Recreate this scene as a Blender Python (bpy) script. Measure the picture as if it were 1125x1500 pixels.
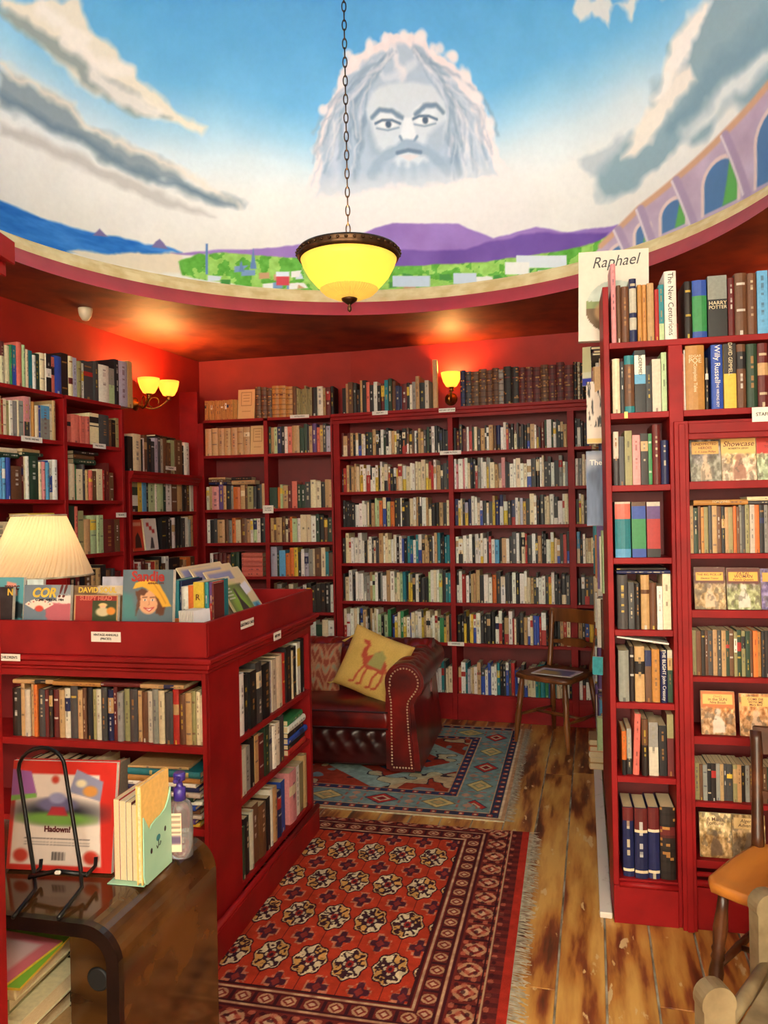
import bpy, math, random
import numpy as np
from mathutils import Matrix, Vector

for o in list(bpy.data.objects):
    bpy.data.objects.remove(o)
C = bpy.context.scene.collection
scene = bpy.context.scene
R = math.radians

# ---------------------------------------------------------------- camera
F = 1127.0          # focal length in pixels of the 1125 x 1500 frame
ROLL = 0.019
EYE = 1.5
cam_d = bpy.data.cameras.new('camera')
cam = bpy.data.objects.new('camera', cam_d)
C.objects.link(cam)
cam_d.sensor_fit = 'VERTICAL'
cam_d.sensor_height = 24.0
cam_d.sensor_width = 18.0
cam_d.lens = 24.0 * F / 1500.0
cam_d.clip_start = 0.02
cr, sr = math.cos(ROLL), math.sin(ROLL)
cam.matrix_world = Matrix(((cr, sr, 0, 0), (0, 0, -1, 0), (-sr, cr, 0, EYE), (0, 0, 0, 1)))
scene.camera = cam

# ---------------------------------------------------------------- view and world
vs = scene.view_settings
vs.view_transform = 'Standard'
vs.look = 'None'
vs.gamma = 1.0
vs.use_curve_mapping = False
vs.exposure = 1.15
w = bpy.data.worlds.new('world')
scene.world = w
w.use_nodes = True
w.node_tree.nodes['Background'].inputs[0].default_value = (0.9, 0.92, 1.0, 1)
w.node_tree.nodes['Background'].inputs[1].default_value = 0.05

PENDANT_W = 62.0
SCONCE_W = 9.0
REAR_FILL_W = 135.0
GLOBE_FILL_W = 80.0

def area_light(name, loc, rot, sx, sy, watts, col):
    d = bpy.data.lights.new(name, 'AREA')
    d.shape = 'RECTANGLE'; d.size = sx; d.size_y = sy; d.energy = watts; d.color = col
    o = bpy.data.objects.new(name, d); C.objects.link(o)
    o.location = loc; o.rotation_euler = rot
    return o

def point_light(name, loc, watts, col, rad=0.04):
    d = bpy.data.lights.new(name, 'POINT')
    d.energy = watts; d.color = col; d.shadow_soft_size = rad
    o = bpy.data.objects.new(name, d); C.objects.link(o); o.location = loc
    return o

# added soft fill light behind the camera; no window is built there
area_light('fill_light_behind_camera', (-0.9, -2.25, 1.65), (R(-90), 0, 0), 2.2, 1.5, REAR_FILL_W, (0.95, 0.98, 0.92))

# ---------------------------------------------------------------- measuring helpers
def ray(px, py):
    dx, dy = px - 562.5, py - 750.0
    return ((dx - ROLL * dy) / F, 1.0, -(dy + ROLL * dx) / F)
def at(px, py, Y):
    r = ray(px, py); return Vector((r[0] * Y, Y, EYE + r[2] * Y))
def flo(px, py, z=0.0):
    r = ray(px, py); Y = (z - EYE) / r[2]; return Vector((r[0] * Y, Y, z))

# ---------------------------------------------------------------- colours
def lin(c):
    c = np.asarray(c, float) / 255.0
    return np.where(c <= 0.04045, c / 12.92, ((c + 0.055) / 1.055) ** 2.4)
PAL = dict(k=(28, 26, 28), w=(232, 226, 214), c=(226, 208, 170), r=(172, 40, 34), m=(98, 30, 28), b=(44, 74, 160), n=(28, 34, 78),
           t=(30, 122, 132), s=(92, 160, 205), g=(52, 132, 76), d=(38, 62, 44), y=(222, 186, 62), o=(214, 112, 44), p=(214, 140, 140),
           l=(178, 170, 186), v=(92, 62, 122), a=(140, 138, 132), q=(66, 64, 64), u=(102, 66, 42), e=(190, 152, 104), f=(214, 108, 92),
           i=(176, 196, 146), h=(150, 140, 96), x=(200, 190, 170), z=(36, 26, 22), j=(184, 128, 62), A=(226, 192, 112))
CNAME = dict(k='black', w='white', c='cream', r='red', m='maroon', b='blue', n='navy', t='teal', s='sky blue', g='green', d='dark green',
             y='yellow', o='orange', p='pink', l='lilac grey', v='purple', a='grey', q='charcoal', u='brown', e='tan', f='salmon',
             i='pale green', h='olive', x='stone', z='near-black', j='ochre', A='pale yellow')
LP = {k: lin(v) for k, v in PAL.items()}

# ---------------------------------------------------------------- mesh builder
class MB:
    def __init__(s):
        s.V = []; s.F = []; s.M = []; s.C = []; s.S = []
    def add(s, V, Fc, mat=0, col=None, T=None, smooth=False):
        b = len(s.V)
        if T is not None: V = [tuple(T @ Vector(v)) for v in V]
        s.V.extend([tuple(v) for v in V])
        for i, f in enumerate(Fc):
            s.F.append([b + j for j in f]); s.M.append(mat)
            if col is None: s.C.append((1, 1, 1))
            elif isinstance(col, list): s.C.append(tuple(col[i]))
            else: s.C.append(tuple(col))
            s.S.append(smooth)
    def box(s, x0, x1, y0, y1, z0, z1, mat=0, col=None, T=None, bev=0.0):
        if bev <= 0:
            V = [(x, y, z) for z in (z0, z1) for y in (y0, y1) for x in (x0, x1)]
            Fc = [(0, 2, 3, 1), (4, 5, 7, 6), (0, 1, 5, 4), (2, 6, 7, 3), (0, 4, 6, 2), (1, 3, 7, 5)]
            s.add(V, Fc, mat, col, T)
            return
        b = min(bev, (x1 - x0) * .45, (y1 - y0) * .45, (z1 - z0) * .45)
        V = []; idx = {}
        for ax in range(3):
            for sx in (0, 1):
                for sy in (0, 1):
                    for sz in (0, 1):
                        p = [(x0, x1)[sx], (y0, y1)[sy], (z0, z1)[sz]]
                        for a2 in range(3):
                            if a2 != ax: p[a2] += (b if (sx, sy, sz)[a2] == 0 else -b)
                        idx[(ax, sx, sy, sz)] = len(V); V.append(tuple(p))
        Fc = []
        def key(ax, s3): return idx[(ax,) + tuple(s3)]
        for ax in range(3):
            o1, o2 = [a for a in range(3) if a != ax]
            for sd in (0, 1):
                q = []
                for (a1, a2) in ((0, 0), (1, 0), (1, 1), (0, 1)):
                    s3 = [0, 0, 0]; s3[ax] = sd; s3[o1] = a1; s3[o2] = a2
                    q.append(key(ax, s3))
                flip = (sd == 0) ^ (ax == 1)
                Fc.append(q[::-1] if flip else q)
        for ax in range(3):                      # edges along ax
            o1, o2 = [a for a in range(3) if a != ax]
            for a1 in (0, 1):
                for a2 in (0, 1):
                    q = []
                    for (e, o) in ((0, o1), (1, o1), (1, o2), (0, o2)):
                        s3 = [0, 0, 0]; s3[ax] = e; s3[o1] = a1; s3[o2] = a2
                        q.append(key(o, s3))
                    Fc.append(q)
        for sx in (0, 1):
            for sy in (0, 1):
                for sz in (0, 1):
                    Fc.append([key(a, (sx, sy, sz)) for a in range(3)])
        s.add(V, Fc, mat, col, T)
    def prism(s, poly, y0, y1, mat=0, col=None, T=None, smooth=False):     # poly in (x, z), extruded along y
        n = len(poly)
        V = [(p[0], y0, p[1]) for p in poly] + [(p[0], y1, p[1]) for p in poly]
        s.add(V, [list(range(n)), list(range(2 * n - 1, n - 1, -1))], mat, col, T)
        b = len(s.V) - 2 * n
        for i in range(n):
            j = (i + 1) % n
            s.F.append([b + i, b + n + i, b + n + j, b + j]); s.M.append(mat)
            s.C.append(tuple(col) if col is not None else (1, 1, 1)); s.S.append(smooth)
    def lathe(s, prof, n=24, T=None, mat=0, col=None, smooth=True, ribs=0.0, ribn=0, caps=True):
        V = []; Fc = []
        for (r, z) in prof:
            for k in range(n):
                a = 2 * math.pi * k / n
                rr = r * (1 + ribs * math.cos(a * ribn)) if ribs else r
                V.append((rr * math.cos(a), rr * math.sin(a), z))
        for i in range(len(prof) - 1):
            for k in range(n):
                k2 = (k + 1) % n
                Fc.append((i * n + k, i * n + k2, (i + 1) * n + k2, (i + 1) * n + k))
        s.add(V, Fc, mat, col, T, smooth)
        b = len(s.V) - len(V)
        for ring, rev in ((0, True), (len(prof) - 1, False)):
            if caps and prof[ring][0] > 1e-4:
                f = [b + ring * n + k for k in range(n)]
                s.F.append(f[::-1] if rev else f); s.M.append(mat); s.C.append(tuple(col) if col is not None else (1, 1, 1)); s.S.append(False)
    def rod(s, p0, p1, prof, n=10, mat=0, col=None):                       # prof: (t, r) along p0..p1
        p0 = Vector(p0); p1 = Vector(p1); d = p1 - p0; L = d.length
        q = Vector((0, 0, 1)).rotation_difference(d.normalized()).to_matrix().to_4x4()
        s.lathe([(r, t * L) for t, r in prof], n, Matrix.Translation(p0) @ q, mat, col)
    def tube(s, pts, r, n=8, mat=0, col=None, closed=False, flat=None):
        pts = [Vector(p) for p in pts]; m = len(pts); V = []; Fc = []
        rs = r if isinstance(r, (list, tuple)) else [r] * m
        ref = None
        for i, p in enumerate(pts):
            a = pts[(i - 1) % m] if (closed or i > 0) else p
            b = pts[(i + 1) % m] if (closed or i < m - 1) else p
            t = (b - a).normalized()
            if ref is None:
                ref = t.orthogonal().normalized()
            ref = (ref - t * ref.dot(t)).normalized()
            bi = t.cross(ref)
            for k in range(n):
                an = 2 * math.pi * k / n
                V.append(tuple(p + (ref * math.cos(an) + bi * math.sin(an)) * rs[i]))
        for i in range(m if closed else m - 1):
            i2 = (i + 1) % m
            for k in range(n):
                k2 = (k + 1) % n
                Fc.append((i * n + k, i * n + k2, i2 * n + k2, i2 * n + k))
        if not closed:
            Fc.append(list(range(n))[::-1]); Fc.append([(m - 1) * n + k for k in range(n)])
        s.add(V, Fc, mat, col, None, True)
    def grid(s, P, mat=0, col=None, smooth=True, T=None, wrap=False):      # P: rows x cols of points
        nr, nc = len(P), len(P[0])
        V = [p for row in P for p in row]; Fc = []
        for i in range(nr - 1):
            for k in range(nc if wrap else nc - 1):
                k2 = (k + 1) % nc
                Fc.append((i * nc + k, i * nc + k2, (i + 1) * nc + k2, (i + 1) * nc + k))
        s.add(V, Fc, mat, col, T, smooth)
    def build(s, name, mats, parent=None, loc=None, rotz=0.0, mw=None, colour=True):
        me = bpy.data.meshes.new(name)
        me.from_pydata(s.V, [], s.F)
        if not isinstance(mats, (list, tuple)): mats = [mats]
        for m in mats: me.materials.append(m)
        n = len(me.polygons)
        if n == len(s.M):
            me.polygons.foreach_set('material_index', np.array(s.M, dtype=np.int32))
            me.polygons.foreach_set('use_smooth', np.array(s.S, dtype=bool))
            if colour:
                at_ = me.color_attributes.new('Col', 'FLOAT_COLOR', 'CORNER')
                lt = np.array([len(f) for f in s.F])
                cc = np.repeat(np.array(s.C, float), lt, axis=0)
                at_.data.foreach_set('color', np.hstack([cc, np.ones((len(cc), 1))]).astype(np.float32).ravel())
        me.update()
        o = bpy.data.objects.new(name, me); C.objects.link(o)
        if mw is not None: o.matrix_world = mw
        else:
            if loc is not None: o.location = loc
            o.rotation_euler = (0, 0, rotz)
        if parent is not None: o.parent = parent
        return o

def tag(o, label=None, cat=None, group=None, kind=None):
    if label: o['label'] = label
    if cat: o['category'] = cat
    if group: o['group'] = group
    if kind: o['kind'] = kind
    return o
def empty(name, loc=(0, 0, 0), rotz=0.0, mw=None):
    o = bpy.data.objects.new(name, None); C.objects.link(o)
    if mw is not None: o.matrix_world = mw
    else: o.matrix_world = Matrix.Translation(loc) @ Matrix.Rotation(rotz, 4, 'Z')
    o.empty_display_size = 0.1
    return o
def painted(name, W, H, nx, nz, fn, mat, parent=None, mw=None, y=0.0):
    """a flat printed sheet: nx x nz cells in the x-z plane, colours from fn(X, Z) with X, Z in 0..1"""
    xs = np.linspace(0, 1, nx + 1); zs = np.linspace(0, 1, nz + 1)
    X, Z = np.meshgrid(xs, zs)
    col = fn(X, Z)
    V = np.stack([X * W, np.full_like(X, y), Z * H], -1).reshape(-1, 3)
    idx = np.arange((nx + 1) * (nz + 1)).reshape(nz + 1, nx + 1)
    Fc = np.stack([idx[:-1, :-1], idx[:-1, 1:], idx[1:, 1:], idx[1:, :-1]], -1).reshape(-1, 4)
    return sheet(name, V, Fc, col.reshape(-1, 3), mat, parent, mw)
def sheet(name, V, Fc, col, mat, parent=None, mw=None, smooth=False):
    me = bpy.data.meshes.new(name)
    me.vertices.add(len(V)); me.vertices.foreach_set('co', np.asarray(V, np.float32).ravel())
    me.loops.add(Fc.size); me.loops.foreach_set('vertex_index', Fc.astype(np.int32).ravel())
    me.polygons.add(len(Fc))
    me.polygons.foreach_set('loop_start', np.arange(0, Fc.size, 4, dtype=np.int32))
    if smooth: me.polygons.foreach_set('use_smooth', np.ones(len(Fc), dtype=bool))
    me.update(calc_edges=True); me.validate()
    a = me.color_attributes.new('Col', 'FLOAT_COLOR', 'POINT')
    a.data.foreach_set('color', np.hstack([lin(np.clip(col, 0, 255)), np.ones((len(V), 1))]).astype(np.float32).ravel())
    me.materials.append(mat)
    o = bpy.data.objects.new(name, me); C.objects.link(o)
    if mw is not None: o.matrix_world = mw
    if parent is not None: o.parent = parent
    return o

# ---------------------------------------------------------------- materials
def mat_new(name):
    m = bpy.data.materials.new(name); m.use_nodes = True
    return m, m.node_tree, m.node_tree.nodes['Principled BSDF']
def noise(nt, scale, detail=3, stretch=None):
    tc = nt.nodes.new('ShaderNodeTexCoord'); mp = nt.nodes.new('ShaderNodeMapping')
    nt.links.new(tc.outputs['Object'], mp.inputs[0])
    if stretch: mp.inputs['Scale'].default_value = stretch
    n = nt.nodes.new('ShaderNodeTexNoise'); n.inputs['Scale'].default_value = scale; n.inputs['Detail'].default_value = detail
    nt.links.new(mp.outputs[0], n.inputs['Vector'])
    return n
def plain(name, c, c2=None, rough=0.5, metal=0.0, scale=14, bump=0.0, stretch=None, srgb=True, spec=0.5, lo=.35, hi=.65):
    m, nt, p = mat_new(name)
    a = lin(c) if srgb else c
    b = lin(c2) if c2 is not None else a * 0.85
    n = noise(nt, scale, 4, stretch)
    r = nt.nodes.new('ShaderNodeValToRGB')
    r.color_ramp.elements[0].position = lo; r.color_ramp.elements[1].position = hi
    r.color_ramp.elements[0].color = (*b, 1); r.color_ramp.elements[1].color = (*a, 1)
    nt.links.new(n.outputs[0], r.inputs[0]); nt.links.new(r.outputs[0], p.inputs['Base Color'])
    p.inputs['Roughness'].default_value = rough; p.inputs['Metallic'].default_value = metal
    p.inputs['Specular IOR Level'].default_value = spec
    if bump:
        bn = nt.nodes.new('ShaderNodeBump'); bn.inputs['Strength'].default_value = bump; bn.inputs['Distance'].default_value = 0.004
        nt.links.new(n.outputs[0], bn.inputs['Height']); nt.links.new(bn.outputs[0], p.inputs['Normal'])
    return m
def printed(name, rough=0.5, mottle=0.15, scale=60, spec=0.4, bump=0.0):
    m, nt, p = mat_new(name)
    at_ = nt.nodes.new('ShaderNodeAttribute'); at_.attribute_name = 'Col'
    n = noise(nt, scale, 3)
    mr = nt.nodes.new('ShaderNodeMapRange'); mr.inputs['From Min'].default_value = .3; mr.inputs['From Max'].default_value = .7
    mr.inputs['To Min'].default_value = 1 - mottle; mr.inputs['To Max'].default_value = 1.0
    nt.links.new(n.outputs[0], mr.inputs[0])
    mx = nt.nodes.new('ShaderNodeVectorMath'); mx.operation = 'SCALE'
    nt.links.new(at_.outputs['Color'], mx.inputs[0]); nt.links.new(mr.outputs[0], mx.inputs['Scale'])
    nt.links.new(mx.outputs[0], p.inputs['Base Color'])
    p.inputs['Roughness'].default_value = rough; p.inputs['Specular IOR Level'].default_value = spec
    if bump:
        bn = nt.nodes.new('ShaderNodeBump'); bn.inputs['Strength'].default_value = bump; bn.inputs['Distance'].default_value = 0.003
        nt.links.new(n.outputs[0], bn.inputs['Height']); nt.links.new(bn.outputs[0], p.inputs['Normal'])
    return m
def glow(name, c, strength, trans=0.5, ts=1.0):
    m, nt, p = mat_new(name)
    n = noise(nt, 9, 3)
    r = nt.nodes.new('ShaderNodeValToRGB')
    r.color_ramp.elements[0].color = (*(np.array(c) * .75), 1); r.color_ramp.elements[1].color = (*c, 1)
    nt.links.new(n.outputs[0], r.inputs[0]); nt.links.new(r.outputs[0], p.inputs['Base Color'])
    nt.links.new(r.outputs[0], p.inputs['Emission Color']); p.inputs['Emission Strength'].default_value = strength
    p.inputs['Roughness'].default_value = .35
    t = nt.nodes.new('ShaderNodeBsdfTranslucent'); dim = nt.nodes.new('ShaderNodeVectorMath'); dim.operation = 'SCALE'; dim.inputs['Scale'].default_value = ts; nt.links.new(r.outputs[0], dim.inputs[0]); nt.links.new(dim.outputs[0], t.inputs[0])
    mx = nt.nodes.new('ShaderNodeMixShader'); mx.inputs[0].default_value = trans
    out = nt.nodes['Material Output']
    nt.links.new(p.outputs[0], mx.inputs[1]); nt.links.new(t.outputs[0], mx.inputs[2]); nt.links.new(mx.outputs[0], out.inputs[0])
    return m
M = {}
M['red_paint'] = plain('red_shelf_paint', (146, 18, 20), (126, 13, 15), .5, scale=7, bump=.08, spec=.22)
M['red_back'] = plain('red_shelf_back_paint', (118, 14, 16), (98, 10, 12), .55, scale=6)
M['wall'] = plain('red_wall_paint', (158, 26, 12), (138, 18, 10), .6, scale=4, bump=.1)
M['front_wall'] = plain('cream_front_room_paint', (216, 208, 192), (206, 196, 178), .7, scale=4)  # neutral colour chosen for the unseen front room to cut red bounce
M['soffit'] = plain('terracotta_ceiling_paint', (138, 50, 20), (96, 22, 14), .6, scale=5, bump=.15)
M['fascia'] = plain('crimson_fascia_paint', (206, 50, 58), (192, 42, 50), .5, scale=6)
M['gilt'] = plain('cream_gold_moulding_paint', (226, 202, 150), (204, 172, 114), .5, scale=9)
M['mural'] = printed('painted_plaster_mural', .6, .05, 30, .25, .25)
M['book'] = printed('book_cloth_and_jacket', .48, .18, 90)
M['page'] = plain('page_edges', (222, 204, 168), (196, 172, 130), .8, scale=160, stretch=(40, 1, 1))
M['print'] = printed('printed_paper', .4, .06, 50)
M['ink'] = plain('black_ink', (24, 22, 22), rough=.6)
M['white_card'] = plain('white_card', (232, 224, 214), (222, 212, 200), .6)
M['rug'] = printed('woven_wool', .95, .22, 260, .1, .3)
M['fringe'] = plain('cotton_fringe', (196, 184, 156), (160, 146, 120), .9, scale=40)
M['leather'] = plain('oxblood_leather', (128, 22, 16), (58, 10, 10), .28, scale=5, bump=.06)
M['leather_dark'] = plain('dark_oxblood_leather', (66, 14, 12), (30, 8, 8), .35, scale=6)
M['nail'] = plain('pale_nail_heads', (226, 206, 170), (190, 166, 120), .35, .3, 20)
M['brass'] = plain('aged_brass', (166, 122, 58), (110, 74, 34), .35, .9, 20)
M['bronze'] = plain('bronze_lamp_metal', (96, 68, 44), (62, 42, 26), .4, .8, 20)
M['chairwood'] = plain('dark_chair_wood', (136, 80, 38), (84, 44, 20), .28, scale=12, stretch=(1, 1, .2))
M['legwood'] = plain('very_dark_turned_wood', (92, 52, 28), (56, 30, 18), .3, scale=12)
M['lightwood'] = plain('honey_chair_wood', (190, 118, 46), (150, 84, 30), .3, scale=10, stretch=(1, .2, 1))
M['greywood'] = plain('worn_greyed_wood', (146, 128, 96), (108, 90, 64), .5, scale=12)
M['walnut'] = plain('polished_walnut_veneer', (92, 58, 26), (46, 27, 14), .1, scale=7, stretch=(.25, 1, 1.6))
M['darkwood'] = plain('ebonised_edge', (34, 20, 14), (20, 12, 10), .25)
M['yellow_cloth'] = plain('yellow_cotton', (222, 184, 96), (204, 162, 76), .9, scale=30, bump=.15)
M['wire'] = plain('black_wire', (22, 20, 20), rough=.35, metal=.4)
M['mint'] = plain('mint_enamel', (160, 206, 180), (150, 198, 172), .3)
M['plastic_purple'] = plain('purple_pump_plastic', (58, 42, 130), rough=.3)
M['white_paint'] = plain('chipped_white_paint', (216, 206, 192), (150, 132, 108), .6, scale=16, lo=.2, hi=.4)
M['sensor'] = plain('off_white_plastic', (222, 208, 180), rough=.4)
M['shade'] = glow('pleated_lampshade_fabric', (0.9, 0.7, 0.44), .02, .45)
M['glass_glow'] = glow('lit_amber_glass_bowl', (1.0, 0.62, 0.11), .8, .6, .2)
M['sconce_glow'] = glow('lit_yellow_glass_shade', (1.0, 0.58, 0.09), 1.0, .6, .35)
def clear():
    m, nt, p = mat_new('clear_plastic_bottle')
    n = noise(nt, 20); p.inputs['Base Color'].default_value = (.9, .92, .95, 1); p.inputs['Roughness'].default_value = .08
    p.inputs['Transmission Weight'].default_value = .92; p.inputs['IOR'].default_value = 1.3
    return m
M['clear'] = clear()
def planks():
    m, nt, p = mat_new('worn_painted_floorboard')
    tc = nt.nodes.new('ShaderNodeTexCoord'); oi = nt.nodes.new('ShaderNodeObjectInfo')
    ad = nt.nodes.new('ShaderNodeVectorMath'); ad.operation = 'ADD'
    sc = nt.nodes.new('ShaderNodeVectorMath'); sc.operation = 'SCALE'; sc.inputs['Scale'].default_value = 37.0
    cb = nt.nodes.new('ShaderNodeCombineXYZ')
    for k in range(3): nt.links.new(oi.outputs['Random'], cb.inputs[k])
    nt.links.new(cb.outputs[0], sc.inputs[0]); nt.links.new(tc.outputs['Object'], ad.inputs[0]); nt.links.new(sc.outputs[0], ad.inputs[1])
    def nz(scale, st, det=5):
        mp = nt.nodes.new('ShaderNodeMapping'); mp.inputs['Scale'].default_value = st
        nt.links.new(ad.outputs[0], mp.inputs[0])
        n = nt.nodes.new('ShaderNodeTexNoise'); n.inputs['Scale'].default_value = scale; n.inputs['Detail'].default_value = det
        nt.links.new(mp.outputs[0], n.inputs['Vector']); return n
    def ramp(n, stops):
        r = nt.nodes.new('ShaderNodeValToRGB'); e = r.color_ramp.elements
        while len(e) < len(stops): e.new(.5)
        for k, (pos, col) in enumerate(stops):
            e[k].position = pos; e[k].color = (*lin(col), 1)
        nt.links.new(n.outputs[0], r.inputs[0]); return r
    base = ramp(nz(6, (2.4, .35, 1)), [(.34, (78, 40, 22)), (.43, (128, 62, 30)), (.5, (176, 116, 50)), (.64, (206, 156, 80))])
    n2 = nz(16, (1.5, .5, 1), 8); chip = nt.nodes.new('ShaderNodeMapRange')
    chip.inputs['From Min'].default_value = .64; chip.inputs['From Max'].default_value = .67
    nt.links.new(n2.outputs[0], chip.inputs[0])
    mx = nt.nodes.new('ShaderNodeMix'); mx.data_type = 'RGBA'
    nt.links.new(chip.outputs[0], mx.inputs[0]); nt.links.new(base.outputs[0], mx.inputs[6]); mx.inputs[7].default_value = (*lin((206, 172, 120)), 1)
    nt.links.new(mx.outputs[2], p.inputs['Base Color']); p.inputs['Roughness'].default_value = .38
    bn = nt.nodes.new('ShaderNodeBump'); bn.inputs['Strength'].default_value = .2; bn.inputs['Distance'].default_value = .003
    nt.links.new(n2.outputs[0], bn.inputs['Height']); nt.links.new(bn.outputs[0], p.inputs['Normal'])
    return m
M['plank'] = planks()
M['gap'] = plain('dusty_plank_gap', (176, 166, 146), (104, 86, 64), .9, scale=9)

def text(name, body, size, mat, parent=None, mw=None, ax='CENTER', shear=0.0, off=0.0, sx=1.0, depth=0.0003):
    cu = bpy.data.curves.new(name, 'FONT'); cu.body = body; cu.size = size; cu.align_x = ax; cu.align_y = 'CENTER'
    cu.shear = shear; cu.offset = off; cu.extrude = depth; cu.resolution_u = 3
    t = bpy.data.objects.new(name, cu); C.objects.link(t)
    dg = bpy.context.evaluated_depsgraph_get(); dg.update()
    me = bpy.data.meshes.new_from_object(t.evaluated_get(dg))
    bpy.data.objects.remove(t); bpy.data.curves.remove(cu)
    if sx != 1.0:
        for v in me.vertices: v.co.x *= sx
    me.materials.clear(); me.materials.append(mat)
    o = bpy.data.objects.new(name, me); C.objects.link(o)
    if mw is not None: o.matrix_world = mw
    if parent is not None: o.parent = parent
    return o
# text drawn in x-y is stood up to face -y (local): x right, z up
UP = Matrix.Rotation(R(90), 4, 'X')
def ink(name, c, rough=.5):
    if name not in M: M[name] = plain(name, c, rough=rough)
    return M[name]
# ================================================================ painting helpers (surface coordinates, numpy)
def vnoise(X, Y, scale, seed=0, octs=3):
    out = np.zeros_like(X, float); amp = 1.0; tot = 0
    for o in range(octs):
        rs = np.random.RandomState(seed + o * 17); G = rs.rand(64, 64)
        u = X * scale * 2 ** o + 100; v = Y * scale * 2 ** o + 100
        i = np.floor(u).astype(int); j = np.floor(v).astype(int); fu = u - i; fv = v - j
        fu = fu * fu * (3 - 2 * fu); fv = fv * fv * (3 - 2 * fv)
        g = lambda a, b: G[a % 64, b % 64]
        out += amp * ((g(i, j) * (1 - fu) + g(i + 1, j) * fu) * (1 - fv) + (g(i, j + 1) * (1 - fu) + g(i + 1, j + 1) * fu) * fv)
        tot += amp; amp *= .5
    return out / tot
def segdist(X, Y, pts, closed=False):
    d = np.full(X.shape, 1e9); n = len(pts)
    for k in range(n if closed else n - 1):
        ax, ay = pts[k]; bx, by = pts[(k + 1) % n]
        vx, vy = bx - ax, by - ay; L = vx * vx + vy * vy + 1e-12
        t = np.clip(((X - ax) * vx + (Y - ay) * vy) / L, 0, 1)
        d = np.minimum(d, np.hypot(X - ax - t * vx, Y - ay - t * vy))
    return d
def inside(X, Y, pts):
    c = np.zeros(X.shape, bool); n = len(pts)
    for k in range(n):
        ax, ay = pts[k]; bx, by = pts[(k + 1) % n]
        if ay == by: continue
        m = ((ay > Y) != (by > Y)) & (X < (bx - ax) * (Y - ay) / (by - ay) + ax)
        c ^= m
    return c
class Canvas:
    """colour buffer over arbitrary surface coordinates"""
    def __init__(s, X, Y, base):
        s.X, s.Y = X, Y; s.col = np.zeros(X.shape + (3,)) + np.asarray(base, float); s.conv = lambda p: p
    def blend(s, a, colr, sl=None):
        a = a[..., None]
        if sl is None: s.col = s.col * (1 - a) + np.asarray(colr, float) * a
        else: s.col[sl] = s.col[sl] * (1 - a) + np.asarray(colr, float) * a
    def _sub(s, pts, pad):
        P = np.array(pts)
        m = (s.X > P[:, 0].min() - pad) & (s.X < P[:, 0].max() + pad) & (s.Y > P[:, 1].min() - pad) & (s.Y < P[:, 1].max() + pad)
        return np.nonzero(m)
    def poly(s, pts, colr, soft=.004, wob=0.0, wsc=12, alpha=1.0, seed=1):
        pts = [s.conv(p) for p in pts]; pad = soft * 2 + wob * 2
        ix = s._sub(pts, pad)
        if len(ix[0]) == 0: return
        x, y = s.X[ix], s.Y[ix]
        if wob:
            dx = (vnoise(x, y, wsc, seed) - .5) * 2 * wob; dy = (vnoise(x, y, wsc, seed + 5) - .5) * 2 * wob
            x, y = x + dx, y + dy
        d = segdist(x, y, pts, True); d = np.where(inside(x, y, pts), d, -d)
        a = np.clip(d / (2 * soft) + .5, 0, 1) * alpha
        if callable(colr): colr = colr(s.X[ix], s.Y[ix])
        s.blend(a, colr, ix)
    def line(s, pts, wd, colr, soft=.003, wob=0.0, wsc=14, alpha=1.0, seed=3, closed=False):
        pts = [s.conv(p) for p in pts]; ix = s._sub(pts, wd + soft * 2 + wob * 2)
        if len(ix[0]) == 0: return
        x, y = s.X[ix], s.Y[ix]
        if wob:
            dx = (vnoise(x, y, wsc, seed) - .5) * 2 * wob; dy = (vnoise(x, y, wsc, seed + 5) - .5) * 2 * wob
            x, y = x + dx, y + dy
        d = segdist(x, y, pts, closed)
        s.blend(np.clip((wd - d) / (2 * soft) + .5, 0, 1) * alpha, colr, ix)
    def ell(s, c, rx, ry, colr, soft=.004, alpha=1.0):
        c = s.conv(c); ix = s._sub([(c[0] - rx, c[1] - ry), (c[0] + rx, c[1] + ry)], soft * 2)
        if len(ix[0]) == 0: return
        q = np.hypot((s.X[ix] - c[0]) / rx, (s.Y[ix] - c[1]) / ry)
        s.blend(np.clip((1 - q) * min(rx, ry) / (2 * soft) + .5, 0, 1) * alpha, colr, ix)

# ================================================================ the setting
DC = Vector((-0.12, 3.15)); SOF = 2.765; RIM = 2.985; RD = 2.0; HD = 1.9
def room_wall(name, a, b, z1=SOF + .02, th=.12, mat='wall'):
    """a wall from a to b, thickness outwards (left of a->b is inside)"""
    a = Vector(a); b = Vector(b); d = (b - a); L = d.length
    mb = MB(); mb.box(0, L, -th, 0, 0, z1)
    o = mb.build(name, M[mat], loc=(a.x, a.y, 0), rotz=math.atan2(d.y, d.x), colour=False)
    tag(o, None, None, kind='structure'); return o
# corners of the room, anticlockwise seen from above: right wall up to the back, back wall, chamfer, left wall, front wall
K = [(0.95, -2.4), (2.93, 5.045), (-0.24, 6.045), (-1.50, 6.335), (-4.40, -2.4)]
KR, KL = (2.014, 1.6), (-3.271, 1.0)
room_wall('wall_right', KR, K[1]); room_wall('wall_front_right', K[0], KR, mat='front_wall'); room_wall('wall_back', K[1], K[2]); room_wall('wall_back_left', K[2], K[3])
room_wall('wall_left', K[3], KL); room_wall('wall_front_left', KL, K[4], mat='front_wall'); room_wall('wall_front', K[4], K[0], mat='front_wall')
mb = MB(); mb.box(-4.4, 2.3, -2.8, 1.2, SOF - .02, SOF - .004); tag(mb.build('ceiling_bounce_sheet', M['front_wall'], colour=False), kind='structure')  # unseen cream sheet added below the ceiling to reduce red bounce

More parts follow.
